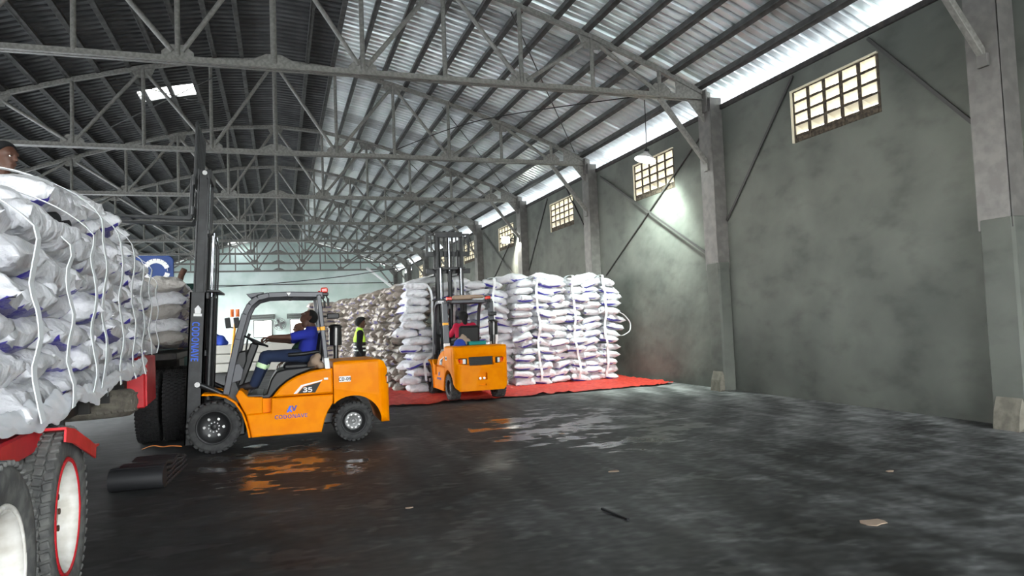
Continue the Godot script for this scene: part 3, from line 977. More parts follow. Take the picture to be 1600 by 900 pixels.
# J: joints (hip, chest, neck, head; sh/el/wr/kn/an with _l and _r), face: where the face looks, crown: up along the head, side: the body's left
func person(t: Node3D, J: Dictionary, face: Vector3, crown: Vector3, look: Dictionary, cell := 0.014) -> void:
	var f := face.normalized()
	var u := (crown - f * crown.dot(f)).normalized()
	var s := u.cross(f).normalized()
	var H: Vector3 = J.head
	var body := blank()
	var lr := ["_l", "_r"]
	var hp: Vector3 = J.hip
	var side: Vector3 = ((J.sh_l as Vector3) - (J.sh_r as Vector3)).normalized()
	var bones := []
	var torso := []
	for w in 2:
		var sg := 1.0 if w == 0 else -1.0
		torso.append([hp + side * sg * 0.07, (J.chest as Vector3) + side * sg * 0.085, 0.115, 0.115])
		torso.append([(J.chest as Vector3) + side * sg * 0.06, (J["sh" + lr[w]] as Vector3), 0.10, 0.068])
	torso.append([J.chest, J.neck, 0.11, 0.062])
	bones.append_array(torso)
	bones.append([J.neck, H - u * 0.03, 0.056, 0.056])
	for w in 2:
		var q: String = lr[w]
		bones.append([J["sh" + q], J["el" + q], 0.05, 0.041])
		bones.append([J["el" + q], J["wr" + q], 0.041, 0.029])
		if J.has("kn" + q):
			bones.append([hp + side * (0.09 if w == 0 else -0.09), J["kn" + q], 0.085, 0.058])
			bones.append([J["kn" + q], J["an" + q], 0.055, 0.036])
	skin_of(bones, cell, 0.03, body)
	# head
	var hd := []
	hd.append([H + f * 0.012 + u * 0.03, H - f * 0.022 + u * 0.03, 0.082, 0.086])
	hd.append([H + f * 0.035 - u * 0.03, H + f * 0.05 - u * 0.075, 0.058, 0.04])
	hd.append([H + f * 0.095 + u * 0.012, H + f * 0.108 - u * 0.018, 0.010, 0.016])
	hd.append([H + f * 0.085 - u * 0.05 + s * 0.018, H + f * 0.085 - u * 0.05 - s * 0.018, 0.013, 0.013])
	hd.append([H + f * 0.082 + u * 0.032 + s * 0.04, H + f * 0.082 + u * 0.032 - s * 0.04, 0.014, 0.014])
	for sg: float in [-1.0, 1.0]:
		hd.append([H - f * 0.005 + s * sg * 0.083 + u * 0.022, H - f * 0.008 + s * sg * 0.080 - u * 0.022, 0.016, 0.011])
	hd.append([H - u * 0.05 - f * 0.02, H - u * 0.10 - f * 0.02, 0.055, 0.055])
	skin_of(hd, cell * 0.45, 0.014, body)
	# hands: palm, four fingers of different lengths, thumb from the side of the palm
	for w in 2:
		var q: String = lr[w]
		if not J.has("hd" + q):
			continue
		var wr: Vector3 = J["wr" + q]
		var dir: Vector3 = J["hd" + q][0]
		var nrm: Vector3 = J["hd" + q][1]     # out of the back of the hand
		var curl: float = J["hd" + q][2]
		dir = dir.normalized()
		nrm = (nrm - dir * nrm.dot(dir)).normalized()
		var ac := dir.cross(nrm) * (1.0 if w == 0 else -1.0)
		var hb := []
		for m in 4:
			var o := ac * (0.030 - 0.02 * m)
			var kn := wr + dir * (0.088 - 0.004 * absf(m - 1.2)) + o
			hb.append([wr + o * 0.7 + dir * 0.012, kn, 0.013, 0.011])
			var len: float = [0.066, 0.076, 0.07, 0.054][m]
			var c1 := dir.rotated(ac, curl * 0.6 * (1.0 if dir.rotated(ac, 0.3).dot(nrm) < 0 else -1.0))
			var c2 := dir.rotated(ac, curl * 1.4 * (1.0 if dir.rotated(ac, 0.3).dot(nrm) < 0 else -1.0))
			hb.append([kn, kn + c1 * len * 0.55, 0.0095, 0.009])
			hb.append([kn + c1 * len * 0.55, kn + c1 * len * 0.55 + c2 * len * 0.5, 0.009, 0.0075])
		hb.append([wr + dir * 0.025 + ac * 0.025, wr + dir * 0.06 + ac * 0.058 - nrm * 0.012, 0.013, 0.011])
		hb.append([wr + dir * 0.06 + ac * 0.058 - nrm * 0.012, wr + dir * 0.09 + ac * 0.06 - nrm * 0.028, 0.010, 0.008])
		hb.append([wr - dir * 0.03, wr + dir * 0.015, 0.028, 0.025])
		skin_of(hb, 0.006, 0.008, body)
	obj("body", net(body), look.skin, t)
	# eyes
	for sg: float in [-1.0, 1.0]:
		var e := SphereMesh.new()
		e.radius = 0.011; e.height = 0.022; e.radial_segments = 12; e.rings = 6
		obj("eye", e, M.print_white if look.get("eyes", true) else M.print_black, t, Transform3D(Basis(), H + f * 0.078 + u * 0.012 + s * sg * 0.032))
		var pu := SphereMesh.new()
		pu.radius = 0.006; pu.height = 0.012; pu.radial_segments = 8; pu.rings = 4
		obj("pupil", pu, M.print_black, t, Transform3D(Basis(), H + f * 0.0865 + u * 0.012 + s * sg * 0.032))
	if look.has("hair"):
		var ha := blank()
		var big: float = look.get("hair_size", 0.008)
		var hb2 := [[H + f * 0.0 + u * 0.04, H - f * 0.024 + u * 0.03, 0.084 + big, 0.088 + big]]
		if look.get("hair_long", false):
			hb2.append([H - f * 0.06 + u * 0.03, H - f * 0.09 - u * 0.14, 0.07, 0.045])
		skin_of(hb2, cell * 0.5, 0.02, ha, [[(f * 0.8 - u * 0.6).normalized(), (H + f * 0.035 + u * 0.045).dot((f * 0.8 - u * 0.6).normalized())]])
		obj("hair", net(ha), look.hair, t)
	# clothes follow the body a centimetre out
	var sh := blank()
	var sb := []
	var g := 0.013
	for b: Array in torso:
		sb.append([b[0], b[1], b[2] + g, b[3] + g])
	sb[sb.size() - 1] = [J.chest, (J.neck as Vector3).lerp(J.chest, 0.25), 0.11 + g, 0.07 + g]
	for w in 2:
		var q: String = lr[w]
		var sl: float = look.get("sleeve", 0.6)
		if sl <= 1.0:
			sb.append([J["sh" + q], (J["sh" + q] as Vector3).lerp(J["el" + q], sl), 0.055 + g, 0.048 + g])
		else:
			sb.append([J["sh" + q], J["el" + q], 0.055 + g, 0.046 + g])
			sb.append([J["el" + q], (J["el" + q] as Vector3).lerp(J["wr" + q], sl - 1.0), 0.046 + g, 0.033 + g])
	skin_of(sb, cell, 0.035, sh)
	obj(look.get("top_name", "shirt"), net(sh), look.shirt, t)
	if look.has("vest"):
		var up: Vector3 = ((J.neck as Vector3) - hp).normalized()
		var base: float = hp.dot(up)
		var vb := []
		for b: Array in torso:
			vb.append([b[0], b[1], b[2] + 0.03, b[3] + 0.024])
		for band: Array in [["vest", -0.12, 0.03, look.vest_low, 0.0], ["reflective_band", 0.03, 0.07, M.reflective, 0.003], ["vest_middle", 0.07, 0.12, look.vest_low, 0.0], ["reflective_band", 0.12, 0.165, M.reflective, 0.003], ["vest_band", 0.165, 0.25, look.vest_low, 0.001], ["vest_top", 0.25, 0.62, look.vest, 0.0]]:
			var vo := blank()
			var bb := []
			for b: Array in vb:
				bb.append([b[0], b[1], b[2] + band[4], b[3] + band[4]])
			var clips := [[up, base + (band[2] as float)], [-up, -(base + (band[1] as float))]]
			for w in 2:
				var sw: Vector3 = side * (1.0 if w == 0 else -1.0)
				clips.append([sw, (J["sh" + lr[w]] as Vector3).dot(sw) + 0.015])
			skin_of(bb, cell, 0.03, vo, clips)
			obj(band[0], net(vo), band[3], t)
	if look.has("trousers"):
		var tb := [[hp + side * 0.07, hp - side * 0.07, 0.128, 0.128]]
		for w in 2:
			var q: String = lr[w]
			tb.append([hp + side * (0.09 if w == 0 else -0.09), J["kn" + q], 0.098, 0.075])
			tb.append([J["kn" + q], J["an" + q], 0.075, 0.06])
		var tr := blank()
		skin_of(tb, cell, 0.03, tr)
		obj("trousers", net(tr), look.trousers, t)
		for w in 2:
			var q: String = lr[w]
			var so := blank()
			var an: Vector3 = J["an" + q]
			var toe: Vector3 = J["to" + q]
			skin_of([[an - Vector3(0, 0.03, 0), an.lerp(toe, 0.5), 0.046, 0.046], [an.lerp(toe, 0.5), toe, 0.046, 0.036]], 0.012, 0.02, so)
			obj("shoe", net(so), look.shoe, t)
			if look.get("cuff", false):
				var cu := blank()
				var kn: Vector3 = J["kn" + q]
				var c := kn.lerp(an, 0.33)
				var dn := (an - kn).normalized()
				skin_of([[kn, an, 0.081, 0.068]], 0.011, 0.01, cu, [[dn, c.dot(dn) + 0.035], [-dn, -c.dot(dn) + 0.035]])
				obj("reflective_band", net(cu), M.reflective_lime, t)

# ---------------------------------------------------------------- forklifts: local x runs to the rear, the fork points along -x, z = +0.6 is the near side
func tyre_mesh(R: float, rim: float, w: float, lugs: int, rows: int, lug := 0.032) -> ArrayMesh:   # axis along z, centred
	var st := S()
	var xf := Transform3D(Basis(Vector3.RIGHT, PI / 2), Vector3.ZERO)
	var h := w / 2
	var b := R - 0.018 if lug > 0.02 else R - 0.007
	lathe(st, [Vector2(rim, -h * 0.82), Vector2(rim + 0.02, -h * 0.92), Vector2(lerpf(rim, R, 0.5), -h), Vector2(b - 0.03, -h * 0.97), Vector2(b - 0.004, -h * 0.86), Vector2(b, -h * 0.7), Vector2(b, h * 0.7), Vector2(b - 0.004, h * 0.86), Vector2(b - 0.03, h * 0.97), Vector2(lerpf(rim, R, 0.5), h), Vector2(rim + 0.02, h * 0.92), Vector2(rim, h * 0.82), Vector2(rim, -h * 0.82)], 48, xf)
	for i in lugs:
		for r in rows:
			var a := TAU * (i + 0.5 * (r % 2)) / lugs
			var z := lerpf(-h, h, (r + 0.5) / rows)
			var bs := Basis(Vector3.BACK, a) * Basis(Vector3.RIGHT, 0.0)
			var edge := r == 0 or r == rows - 1
			box(st, bs * Vector3(R - lug / 2 - (0.004 if edge else 0.0), 0, z), Vector3(lug, TAU * R / lugs * 0.68, w / rows * (0.92 if rows > 1 else 1.0)), 0.005, bs * Basis(Vector3.RIGHT, 0.22 if r % 2 else -0.22))
	return C(st)

func forklift_wheel(t: Node3D, at: Vector3, R: float, w: float, out: float, steer: bool, turn := 0.0) -> void:
	var r := R * (0.62 if not steer else 0.6)
	var wh := Node3D.new()
	wh.name = numbered("wheel", t)
	t.add_child(wh, true)
	wh.position = at
	wh.rotation.y = turn
	obj("tyre", tyre_mesh(R, r, w, 26, 2), M.tyre_rubber, wh)
	var st := S()
	var xf := Transform3D(Basis(Vector3.RIGHT, PI / 2 * out), Vector3.ZERO)
	var h := w / 2
	lathe(st, [Vector2(0.001, h * 0.30), Vector2(r * 0.55, h * 0.30), Vector2(r * 0.62, h * 0.36), Vector2(r * 0.85, h * 0.45), Vector2(r * 0.9, h * 0.8), Vector2(r, h * 0.95), Vector2(r + 0.012, h * 0.93), Vector2(r, h * 0.7), Vector2(r, -h * 0.9), Vector2(0.001, -h * 0.9)].map(func(v): return Vector2(v.x, v.y)), 32, xf)
	obj("rim", C(st), M.rim_black, wh)
	st = S()
	var n := 6 if not steer else 10
	var rr := r * (0.56 if not steer else 0.55)
	for k in n:
		var a := TAU * k / n
		var p := Vector3(cos(a) * rr, sin(a) * rr, 0)
		tube(st, p + Vector3(0, 0, out * h * 0.28), p + Vector3(0, 0, out * (h * 0.36 + 0.022)), 0.019 if not steer else 0.012, -1, 6)
	if not steer:
		for k in 10:
			var a := TAU * k / 10 + 0.2
			var p := Vector3(cos(a) * r * 0.3, sin(a) * r * 0.3, 0)
			tube(st, p + Vector3(0, 0, out * h * 0.28), p + Vector3(0, 0, out * (h * 0.34 + 0.02)), 0.009, -1, 6)
	obj("wheel_nuts", C(st), M.chrome, wh)
	st = S()
	lathe(st, [Vector2(0.001, h * 0.5), Vector2(r * 0.16, h * 0.5), Vector2(r * 0.2, h * 0.42), Vector2(r * 0.2, h * 0.2)], 16, xf)
	if steer:
		lathe(st, [Vector2(r * 0.2, h * 0.31), Vector2(r * 0.36, h * 0.34), Vector2(r * 0.42, h * 0.44), Vector2(r * 0.74, h * 0.40), Vector2(r * 0.80, h * 0.2)].map(func(v): return v), 24, xf)
	obj("hub", C(st), M.hub_silver if steer else M.rim_black, wh)

func csg_cw(t: Node3D) -> void:   # counterweight: side outline x plan outline x rear outline
	var side := [Vector2(0.675, 1.09), Vector2(0.80, 1.105), Vector2(1.10, 1.11), Vector2(1.30, 1.10), Vector2(1.36, 1.07), Vector2(1.42, 0.95), Vector2(1.405, 0.89), Vector2(1.38, 0.86), Vector2(1.40, 0.76), Vector2(1.45, 0.73), Vector2(1.465, 0.70), Vector2(1.455, 0.22), Vector2(1.32, 0.22)]
	side.append_array(arc(Vector2(0.93, 0.24), 0.385, 0.0, 133.0, 14))
	side.append(Vector2(0.675, 0.55))
	var plan := [Vector2(0.6, -0.585), Vector2(1.28, -0.575)]   # x, -z
	plan.append_array(arc(Vector2(1.26, -0.39), 0.18, -85, -10, 6))
	plan.append(Vector2(1.466, 0.0))
	plan.append_array(arc(Vector2(1.26, 0.39), 0.18, 10, 85, 6))
	plan.append_array([Vector2(1.28, 0.575), Vector2(0.6, 0.585)])
	var rear := []   # z, y
	rear.append_array(arc(Vector2(0.36, 0.40), 0.2, -90, -8, 6))
	rear.append_array([Vector2(0.585, 0.75)])
	rear.append_array(arc(Vector2(0.525, 1.05), 0.055, 0, 90, 4))
	rear.append_array(arc(Vector2(-0.525, 1.05), 0.055, 90, 180, 4))
	rear.append_array([Vector2(-0.585, 0.75)])
	rear.append_array(arc(Vector2(-0.36, 0.40), 0.2, 188, 270, 6))
	var comb := CSGCombiner3D.new()
	comb.name = numbered("counterweight", t)
	t.add_child(comb, true)
	var k := 0
	for q: Array in [[side, Basis()], [plan, Basis(Vector3.RIGHT, -PI / 2)], [rear, Basis(Vector3.UP, PI / 2)]]:
		var st := S()
		prism(st, q[0], -0.7 if k != 1 else 0.0, 0.7 if k == 0 else 1.8, 0.0)
		var c := CSGMesh3D.new()
		c.name = ["side_outline", "plan_outline", "rear_outline"][k]
		c.mesh = C(st)
		c.material = M.orange_paint
		c.operation = CSGShape3D.OPERATION_UNION if k == 0 else CSGShape3D.OPERATION_INTERSECTION
		c.basis = q[1]
		if k == 2:
			c.basis = Basis(Vector3(0, 0, -1), Vector3(0, 1, 0), Vector3(1, 0, 0))
		comb.add_child(c)
		k += 1
	for cut: Array in [[Vector3(1.40, 0.80, 0), Vector3(0.16, 0.17, 0.50)], [Vector3(1.45, 0.50, 0), Vector3(0.14, 0.14, 0.20)], [Vector3(1.46, 0.335, 0), Vector3(0.12, 0.04, 0.16)]]:
		var bx := CSGBox3D.new()
		bx.name = "recess"
		bx.size = cut[1]
		bx.position = cut[0]
		bx.material = M.orange_paint
		bx.operation = CSGShape3D.OPERATION_SUBTRACTION
		comb.add_child(bx, true)

func make_forklift(t: Node3D, fork_y: float, back_h: float, mast_top: float, lean: float) -> void:
	var Z := 0.58
	var st := S()
	# lower body with the arch behind it
	var lower := [Vector2(-0.385, 0.165), Vector2(0.50, 0.165)]
	lower.append_array([Vector2(0.535, 0.29), Vector2(0.585, 0.43), Vector2(0.66, 0.545), Vector2(0.665, 0.66), Vector2(-0.13, 0.66), Vector2(-0.14, 0.47), Vector2(-0.45, 0.47), Vector2(-0.415, 0.33)])
	prism(st, lower, -Z, Z, 0.014)
	obj("body_shell", C(st), M.orange_paint, t)
	st = S()
	prism(st, [Vector2(-0.45, 0.47), Vector2(-0.24, 0.47), Vector2(-0.24, 0.68), Vector2(-0.42, 0.70), Vector2(-0.50, 0.79), Vector2(-0.53, 0.79), Vector2(-0.57, 0.72)], -Z, Z, 0.01)
	obj("step_box", C(st), M.orange_paint, t)
	# fender lip over the front wheel
	st = S()
	var f := [Vector2(-0.97, 0.775), Vector2(-0.80, 0.765), Vector2(-0.68, 0.725), Vector2(-0.565, 0.64), Vector2(-0.48, 0.50), Vector2(-0.425, 0.33), Vector2(-0.395, 0.17)]
	var f2 := []
	for i in range(f.size() - 1, -1, -1):
		f2.append((f[i] as Vector2) + Vector2(-0.008, -0.026).lerp(Vector2(-0.028, -0.002), float(i) / (f.size() - 1)))
	prism(st, f + f2, Z - 0.28, Z + 0.02, 0.006)
	obj("fender", C(st), M.orange_paint, t)
	st = S()
	prism(st, f + f2, -Z - 0.02, -Z + 0.28, 0.006)
	obj("fender", C(st), M.orange_paint, t)
	st = S()
	box(st, Vector3(-0.72, 0.42, 0), Vector3(0.5, 0.5, 0.62), 0.02)
	tube(st, Vector3(-0.84, 0.335, -0.5), Vector3(-0.84, 0.335, 0.5), 0.09)
	obj("front_axle", C(st), M.black_steel, t)
	st = S()
	tube(st, Vector3(0.92, 0.27, -0.45), Vector3(0.92, 0.27, 0.45), 0.06)
	box(st, Vector3(0.85, 0.30, 0), Vector3(0.62, 0.16, 0.36), 0.02)
	obj("rear_axle", C(st), M.black_steel, t)
	# hood
	st = S()
	prism(st, [Vector2(-0.12, 0.672), Vector2(0.665, 0.672), Vector2(0.665, 1.01), Vector2(0.56, 1.01), Vector2(0.36, 0.985), Vector2(0.20, 0.93), Vector2(0.08, 0.87), Vector2(-0.02, 0.79)], -Z, Z, 0.022)
	obj("hood", C(st), M.orange_paint, t)
	st = S()
	prism(st, [Vector2(-0.36, 0.665), Vector2(-0.15, 0.655), Vector2(-0.03, 0.79), Vector2(0.07, 0.87), Vector2(0.20, 0.94), Vector2(0.37, 1.0), Vector2(0.45, 1.04), Vector2(0.06, 1.03), Vector2(-0.06, 1.0), Vector2(-0.13, 0.90), Vector2(-0.19, 0.72)], -0.50, 0.50, 0.018)
	obj("seat_deck", C(st), M.black_plastic, t)
	st = S()
	box(st, Vector3(-0.40, 0.70, 0), Vector3(0.34, 0.03, 1.0), 0.006)
	prism(st, [Vector2(-0.74, 0.55), Vector2(-0.56, 0.55), Vector2(-0.50, 0.70), Vector2(-0.60, 0.98), Vector2(-0.70, 0.98)], -0.42, 0.42, 0.012)
	for i in 3:
		box(st, Vector3(-0.47 + 0.05 * i, 0.79 - 0.02 * i, -0.18 + 0.16 * i), Vector3(0.09, 0.015, 0.07), 0.004, Basis(Vector3.BACK, 0.7))
	obj("floor_plate", C(st), M.black_steel, t)
	csg_cw(t)
	# rear lamps, grille, hitch
	st = S()
	box(st, Vector3(1.335, 0.80, 0), Vector3(0.02, 0.165, 0.49))
	for i in 5:
		box(st, Vector3(1.35, 0.735 + 0.033 * i, 0), Vector3(0.02, 0.008, 0.48))
	obj("grille", C(st), M.print_black, t)
	for s: float in [-1.0, 1.0]:
		var lamp := Node3D.new()
		lamp.name = numbered("tail_lamp", t)
		t.add_child(lamp, true)
		var bs := Basis(Vector3.UP, -s * 0.42)
		lamp.transform = Transform3D(bs, Vector3(1.385, 0.805, s * 0.395))
		st = S(); box(st, Vector3.ZERO, Vector3(0.05, 0.12, 0.215), 0.012)
		obj("lamp_frame", C(st), M.black_plastic, lamp)
		st = S(); box(st, Vector3(0.022, 0, s * 0.055), Vector3(0.02, 0.085, 0.06), 0.006)
		obj("red_lens", C(st), M.lens_red, lamp)
		st = S(); box(st, Vector3(0.022, 0, s * 0.0), Vector3(0.02, 0.09, 0.05), 0.006)
		obj("orange_lens", C(st), M.lens_orange, lamp)
		st = S(); box(st, Vector3(0.022, 0, -s * 0.055), Vector3(0.02, 0.09, 0.06), 0.006)
		obj("white_lens", C(st), M.lens_white, lamp)
	st = S()
	for s: float in [-1.0, 1.0]:
		tube(st, Vector3(1.40, 0.46, s * 0.04), Vector3(1.445, 0.46, s * 0.04), 0.024)
	obj("hitch_pins", C(st), M.chrome, t)
	# wheels
	st = S(); box(st, Vector3(-0.19, 0.565, 0), Vector3(0.13, 0.21, 0.92), 0.004)
	obj("step_riser", C(st), M.orange_paint, t)
	for s: float in [-1.0, 1.0]:
		forklift_wheel(t, Vector3(-0.84, 0.335, s * 0.47), 0.335, 0.25, s, false)
		forklift_wheel(t, Vector3(0.925, 0.272, s * 0.475), 0.272, 0.20, s, true, lean * 2.0)
	# overhead guard
	var side := [Vector3(-0.69, 0.74, 0), Vector3(-0.535, 1.45, 0), Vector3(-0.44, 1.78, 0), Vector3(-0.375, 1.91, 0), Vector3(-0.28, 1.995, 0), Vector3(-0.14, 2.03, 0), Vector3(0.1, 2.035, 0), Vector3(0.56, 2.02, 0)]
	for s: float in [-1.0, 1.0]:
		st = S()
		var o := Vector3(0, 0, s * 0.5)
		for i in side.size() - 1:
			bar(st, (side[i] as Vector3) + o, (side[i + 1] as Vector3) + o + ((side[i + 1] as Vector3) - (side[i] as Vector3)).normalized() * 0.01, 0.085 if i < 2 else 0.075, 0.06, 0.01)
		obj("front_pillar", C(st), M.guard_paint, t)
		st = S()
		bar(st, Vector3(0.595, 1.0, s * 0.5), Vector3(0.51, 2.02, s * 0.5), 0.115, 0.06, 0.01)
		obj("rear_pillar", C(st), M.guard_paint, t)
		st = S()
		bar(st, Vector3(0.552, 1.53, s * 0.5), Vector3(0.547, 1.585, s * 0.5), 0.121, 0.066, 0.006)
		obj("yellow_band", C(st), M.yellow_tape, t)
		st = S()
		bar(st, Vector3(0.602, 1.0, s * 0.5), Vector3(0.588, 1.155, s * 0.5), 0.122, 0.067, 0.006)
		obj("white_band", C(st), M.print_white, t)
		st = S()
		prism(st, [Vector2(-0.64, 0.88), Vector2(-0.50, 0.92), Vector2(-0.47, 1.06), Vector2(-0.52, 1.14), Vector2(-0.60, 1.12)], s * 0.5 - 0.02, s * 0.5 + 0.02, 0.005)
		obj("pillar_bracket", C(st), M.guard_paint, t)
	st = S()
	for i in 7:
		bar(st, Vector3(-0.25, 2.02, -0.42 + 0.14 * i), Vector3(0.53, 2.02, -0.42 + 0.14 * i), 0.05, 0.016)
	for x: float in [-0.27, 0.15, 0.52]:
		box(st, Vector3(x, 2.02, 0), Vector3(0.05, 0.06, 1.0), 0.006)
	obj("roof_bars", C(st), M.guard_paint, t)
	st = S()
	prism(st, [Vector2(-0.42, 2.055), Vector2(-0.20, 2.075), Vector2(-0.20, 2.06), Vector2(-0.36, 2.0)], -0.5, 0.5, 0.004)
	obj("visor", C(st), M.guard_paint, t)
	for s: float in [1.0]:
		st = S(); prism(st, [Vector2(0.09, 2.06), Vector2(0.15, 2.06), Vector2(0.12, 2.015)], 0.53, 0.534)
		obj("sticker", C(st), M.print_white, t)
	for s: float in [1.0, -1.0]:
		var be := Node3D.new()
		be.name = numbered("beacon", t)
		t.add_child(be, true)
		be.position = Vector3(0.60, 2.03, s * 0.42)
		st = S(); box(st, Vector3(0, 0, 0), Vector3(0.09, 0.05, 0.10), 0.01)
		obj("beacon_base", C(st), M.black_plastic, be)
		st = S(); box(st, Vector3(-0.01, 0.055, 0), Vector3(0.095, 0.07, 0.12), 0.015)
		obj("beacon_lens", C(st), M.lens_red, be)
		st = S(); box(st, Vector3(0.04, -0.11, 0), Vector3(0.03, 0.11, 0.05), 0.01)
		tube(st, Vector3(0.03, -0.06, 0), Vector3(0.01, 0.0, 0), 0.01)
		obj("rear_light", C(st), M.black_plastic, be)
	# seat, wheel, dashboard
	st = S()
	box(st, Vector3(0.27, 1.05, 0), Vector3(0.48, 0.09, 0.46), 0.03)
	obj("seat_cushion", C(st), M.seat_vinyl, t)
	st = S()
	box(st, Vector3(0.53, 1.29, 0), Vector3(0.10, 0.44, 0.44), 0.04, Basis(Vector3.BACK, -0.14))
	obj("backrest", C(st), M.seat_vinyl, t)
	for s: float in [-1.0, 1.0]:
		st = S()
		pipe(st, bezier([Vector3(0.10, 1.21, s * 0.26), Vector3(0.33, 1.22, s * 0.27), Vector3(0.50, 1.24, s * 0.25)], 8), 0.026)
		obj("armrest", C(st), M.black_plastic, t)
	st = S()
	var wc := Transform3D(Basis(Vector3.BACK, -0.48), Vector3(-0.32, 1.415, 0.02))
	for i in 28:
		var a := TAU * i / 28; var b := TAU * (i + 1) / 28
		tube(st, wc * Vector3(cos(a) * 0.165, 0, sin(a) * 0.165), wc * Vector3(cos(b) * 0.165, 0, sin(b) * 0.165), 0.014, -1, 8, false)
	for i in 3:
		var a := TAU * i / 3 + 0.5
		tube(st, wc * Vector3(0, -0.03, 0), wc * Vector3(cos(a) * 0.16, 0, sin(a) * 0.16), 0.012, -1, 6)
	tube(st, wc * Vector3(0, -0.05, 0), wc * Vector3(0, 0.01, 0), 0.04)
	tube(st, wc * Vector3(-0.12, 0.01, 0.1), wc * Vector3(-0.12, 0.06, 0.1), 0.02)
	obj("steering_wheel", C(st), M.black_plastic, t)
	st = S()
	bar(st, wc * Vector3(0, -0.03, 0), Vector3(-0.56, 0.80, 0.02), 0.11, 0.13, 0.02)
	prism(st, [Vector2(-0.66, 0.95), Vector2(-0.56, 0.8), Vector2(-0.44, 1.16), Vector2(-0.44, 1.30), Vector2(-0.54, 1.28)], -0.32, 0.22, 0.015)
	for i in 3:
		tube(st, Vector3(-0.48, 1.2, -0.26 + 0.07 * i), Vector3(-0.44, 1.45, -0.26 + 0.07 * i), 0.01)
	obj("dashboard", C(st), M.black_plastic, t)
	# air cleaner canister beside the far rear pillar, and a rear grab bar
	st = S()
	tube(st, Vector3(0.79, 1.30, -0.46), Vector3(0.79, 1.56, -0.46), 0.095, -1, 20)
	tube(st, Vector3(0.79, 1.02, -0.46), Vector3(0.79, 1.30, -0.46), 0.04)
	lathe(st, [Vector2(0.001, 0.06), Vector2(0.07, 0.05), Vector2(0.108, 0.02), Vector2(0.108, 0.0), Vector2(0.09, 0.0)], 20, Transform3D(Basis(), Vector3(0.79, 1.56, -0.46)))
	obj("air_cleaner", C(st), M.glass_dark, t)
	st = S()
	box(st, Vector3(0.76, 1.74, -0.46), Vector3(0.18, 0.08, 0.14), 0.012)
	tube(st, Vector3(0.54, 1.74, -0.48), Vector3(0.70, 1.74, -0.46), 0.015)
	obj("work_light", C(st), M.black_plastic, t)
	# decals on the near side
	var zf := Z + 0.003
	st = S(); prism(st, [Vector2(0.15, 0.70), Vector2(0.25, 0.81), Vector2(0.53, 0.865), Vector2(0.515, 0.845), Vector2(0.275, 0.79), Vector2(0.195, 0.70)], Z, zf)
	obj("decal_stripe", C(st), M.print_white, t)
	st = S(); prism(st, [Vector2(0.205, 0.70), Vector2(0.28, 0.785), Vector2(0.51, 0.84), Vector2(0.43, 0.70)], Z, zf)
	obj("decal_panel", C(st), M.print_black, t)
	lettering("lettering", "35", 0.062, 0.004, M.print_white, t, Transform3D(Basis().scaled(Vector3(1.35, 1, 1)), Vector3(0.335, 0.742, zf)))
	st = S(); box(st, Vector3(0.575, 0.875, Z), Vector3(0.055, 0.028, 0.006), 0.002)
	obj("sticker", C(st), M.print_white, t)
	st = S(); box(st, Vector3(0.825, 0.855, 0.583), Vector3(0.155, 0.078, 0.008), 0.003)
	var pl := obj("number_plate", C(st), M.print_white, t)
	lettering("lettering", "CD-09", 0.045, 0.003, M.print_black, pl, Transform3D(Basis(), Vector3(0.825, 0.855, 0.588)))
	st = S()
	prism(st, [Vector2(0.055, 0.46), Vector2(0.085, 0.46), Vector2(0.125, 0.545), Vector2(0.095, 0.545)], Z, zf)
	prism(st, [Vector2(0.105, 0.46), Vector2(0.13, 0.46), Vector2(0.115, 0.505), Vector2(0.095, 0.485)], Z, zf)
	obj("emblem", C(st), M.letter_blue, t)
	st = S()
	prism(st, [Vector2(0.14, 0.475), Vector2(0.165, 0.475), Vector2(0.195, 0.545), Vector2(0.17, 0.545)], Z, zf)
	prism(st, [Vector2(0.12, 0.545), Vector2(0.142, 0.545), Vector2(0.155, 0.50), Vector2(0.14, 0.475)], Z, zf)
	obj("emblem", C(st), M.letter_violet, t)
	lettering("lettering", "CODONAVE", 0.05, 0.003, M.letter_violet, t, Transform3D(Basis().scaled(Vector3(1.12, 1, 1)), Vector3(0.115, 0.405, zf)))
	# mast, leaning back a little
	var mast := Node3D.new()
	mast.name = "mast"
	t.add_child(mast, true)
	mast.transform = Transform3D(Basis(Vector3.BACK, -lean), Vector3(-1.10, 0.10, 0))
	var top := mast_top
	for s: float in [-1.0, 1.0]:
		st = S()
		box(st, Vector3(-0.02, 1.0, s * 0.36), Vector3(0.20, 2.0, 0.03), 0.003)
		box(st, Vector3(-0.108, 1.0, s * 0.33), Vector3(0.024, 2.0, 0.09), 0.003)
		box(st, Vector3(0.068, 1.0, s * 0.33), Vector3(0.024, 2.0, 0.09), 0.003)
		obj("outer_rail", C(st), M.black_steel, mast)
		st = S()
		box(st, Vector3(-0.012, top - 1.05, s * 0.262), Vector3(0.15, 2.1, 0.03), 0.003)
		box(st, Vector3(-0.076, top - 1.05, s * 0.285), Vector3(0.022, 2.1, 0.075), 0.003)
		box(st, Vector3(0.052, top - 1.05, s * 0.285), Vector3(0.022, 2.1, 0.075), 0.003)
		obj("inner_rail", C(st), M.black_steel, mast)
		st = S()
		tube(st, Vector3(0.135, 0.1, s * 0.24), Vector3(0.135, 1.95, s * 0.24), 0.045, -1, 14)
		obj("lift_cylinder", C(st), M.black_steel, mast)
		st = S()
		tube(st, Vector3(0.135, 1.95, s * 0.24), Vector3(0.135, top - 0.85, s * 0.24), 0.018, -1, 12)
		obj("lift_rod", C(st), M.rod_chrome, mast)
		st = S()
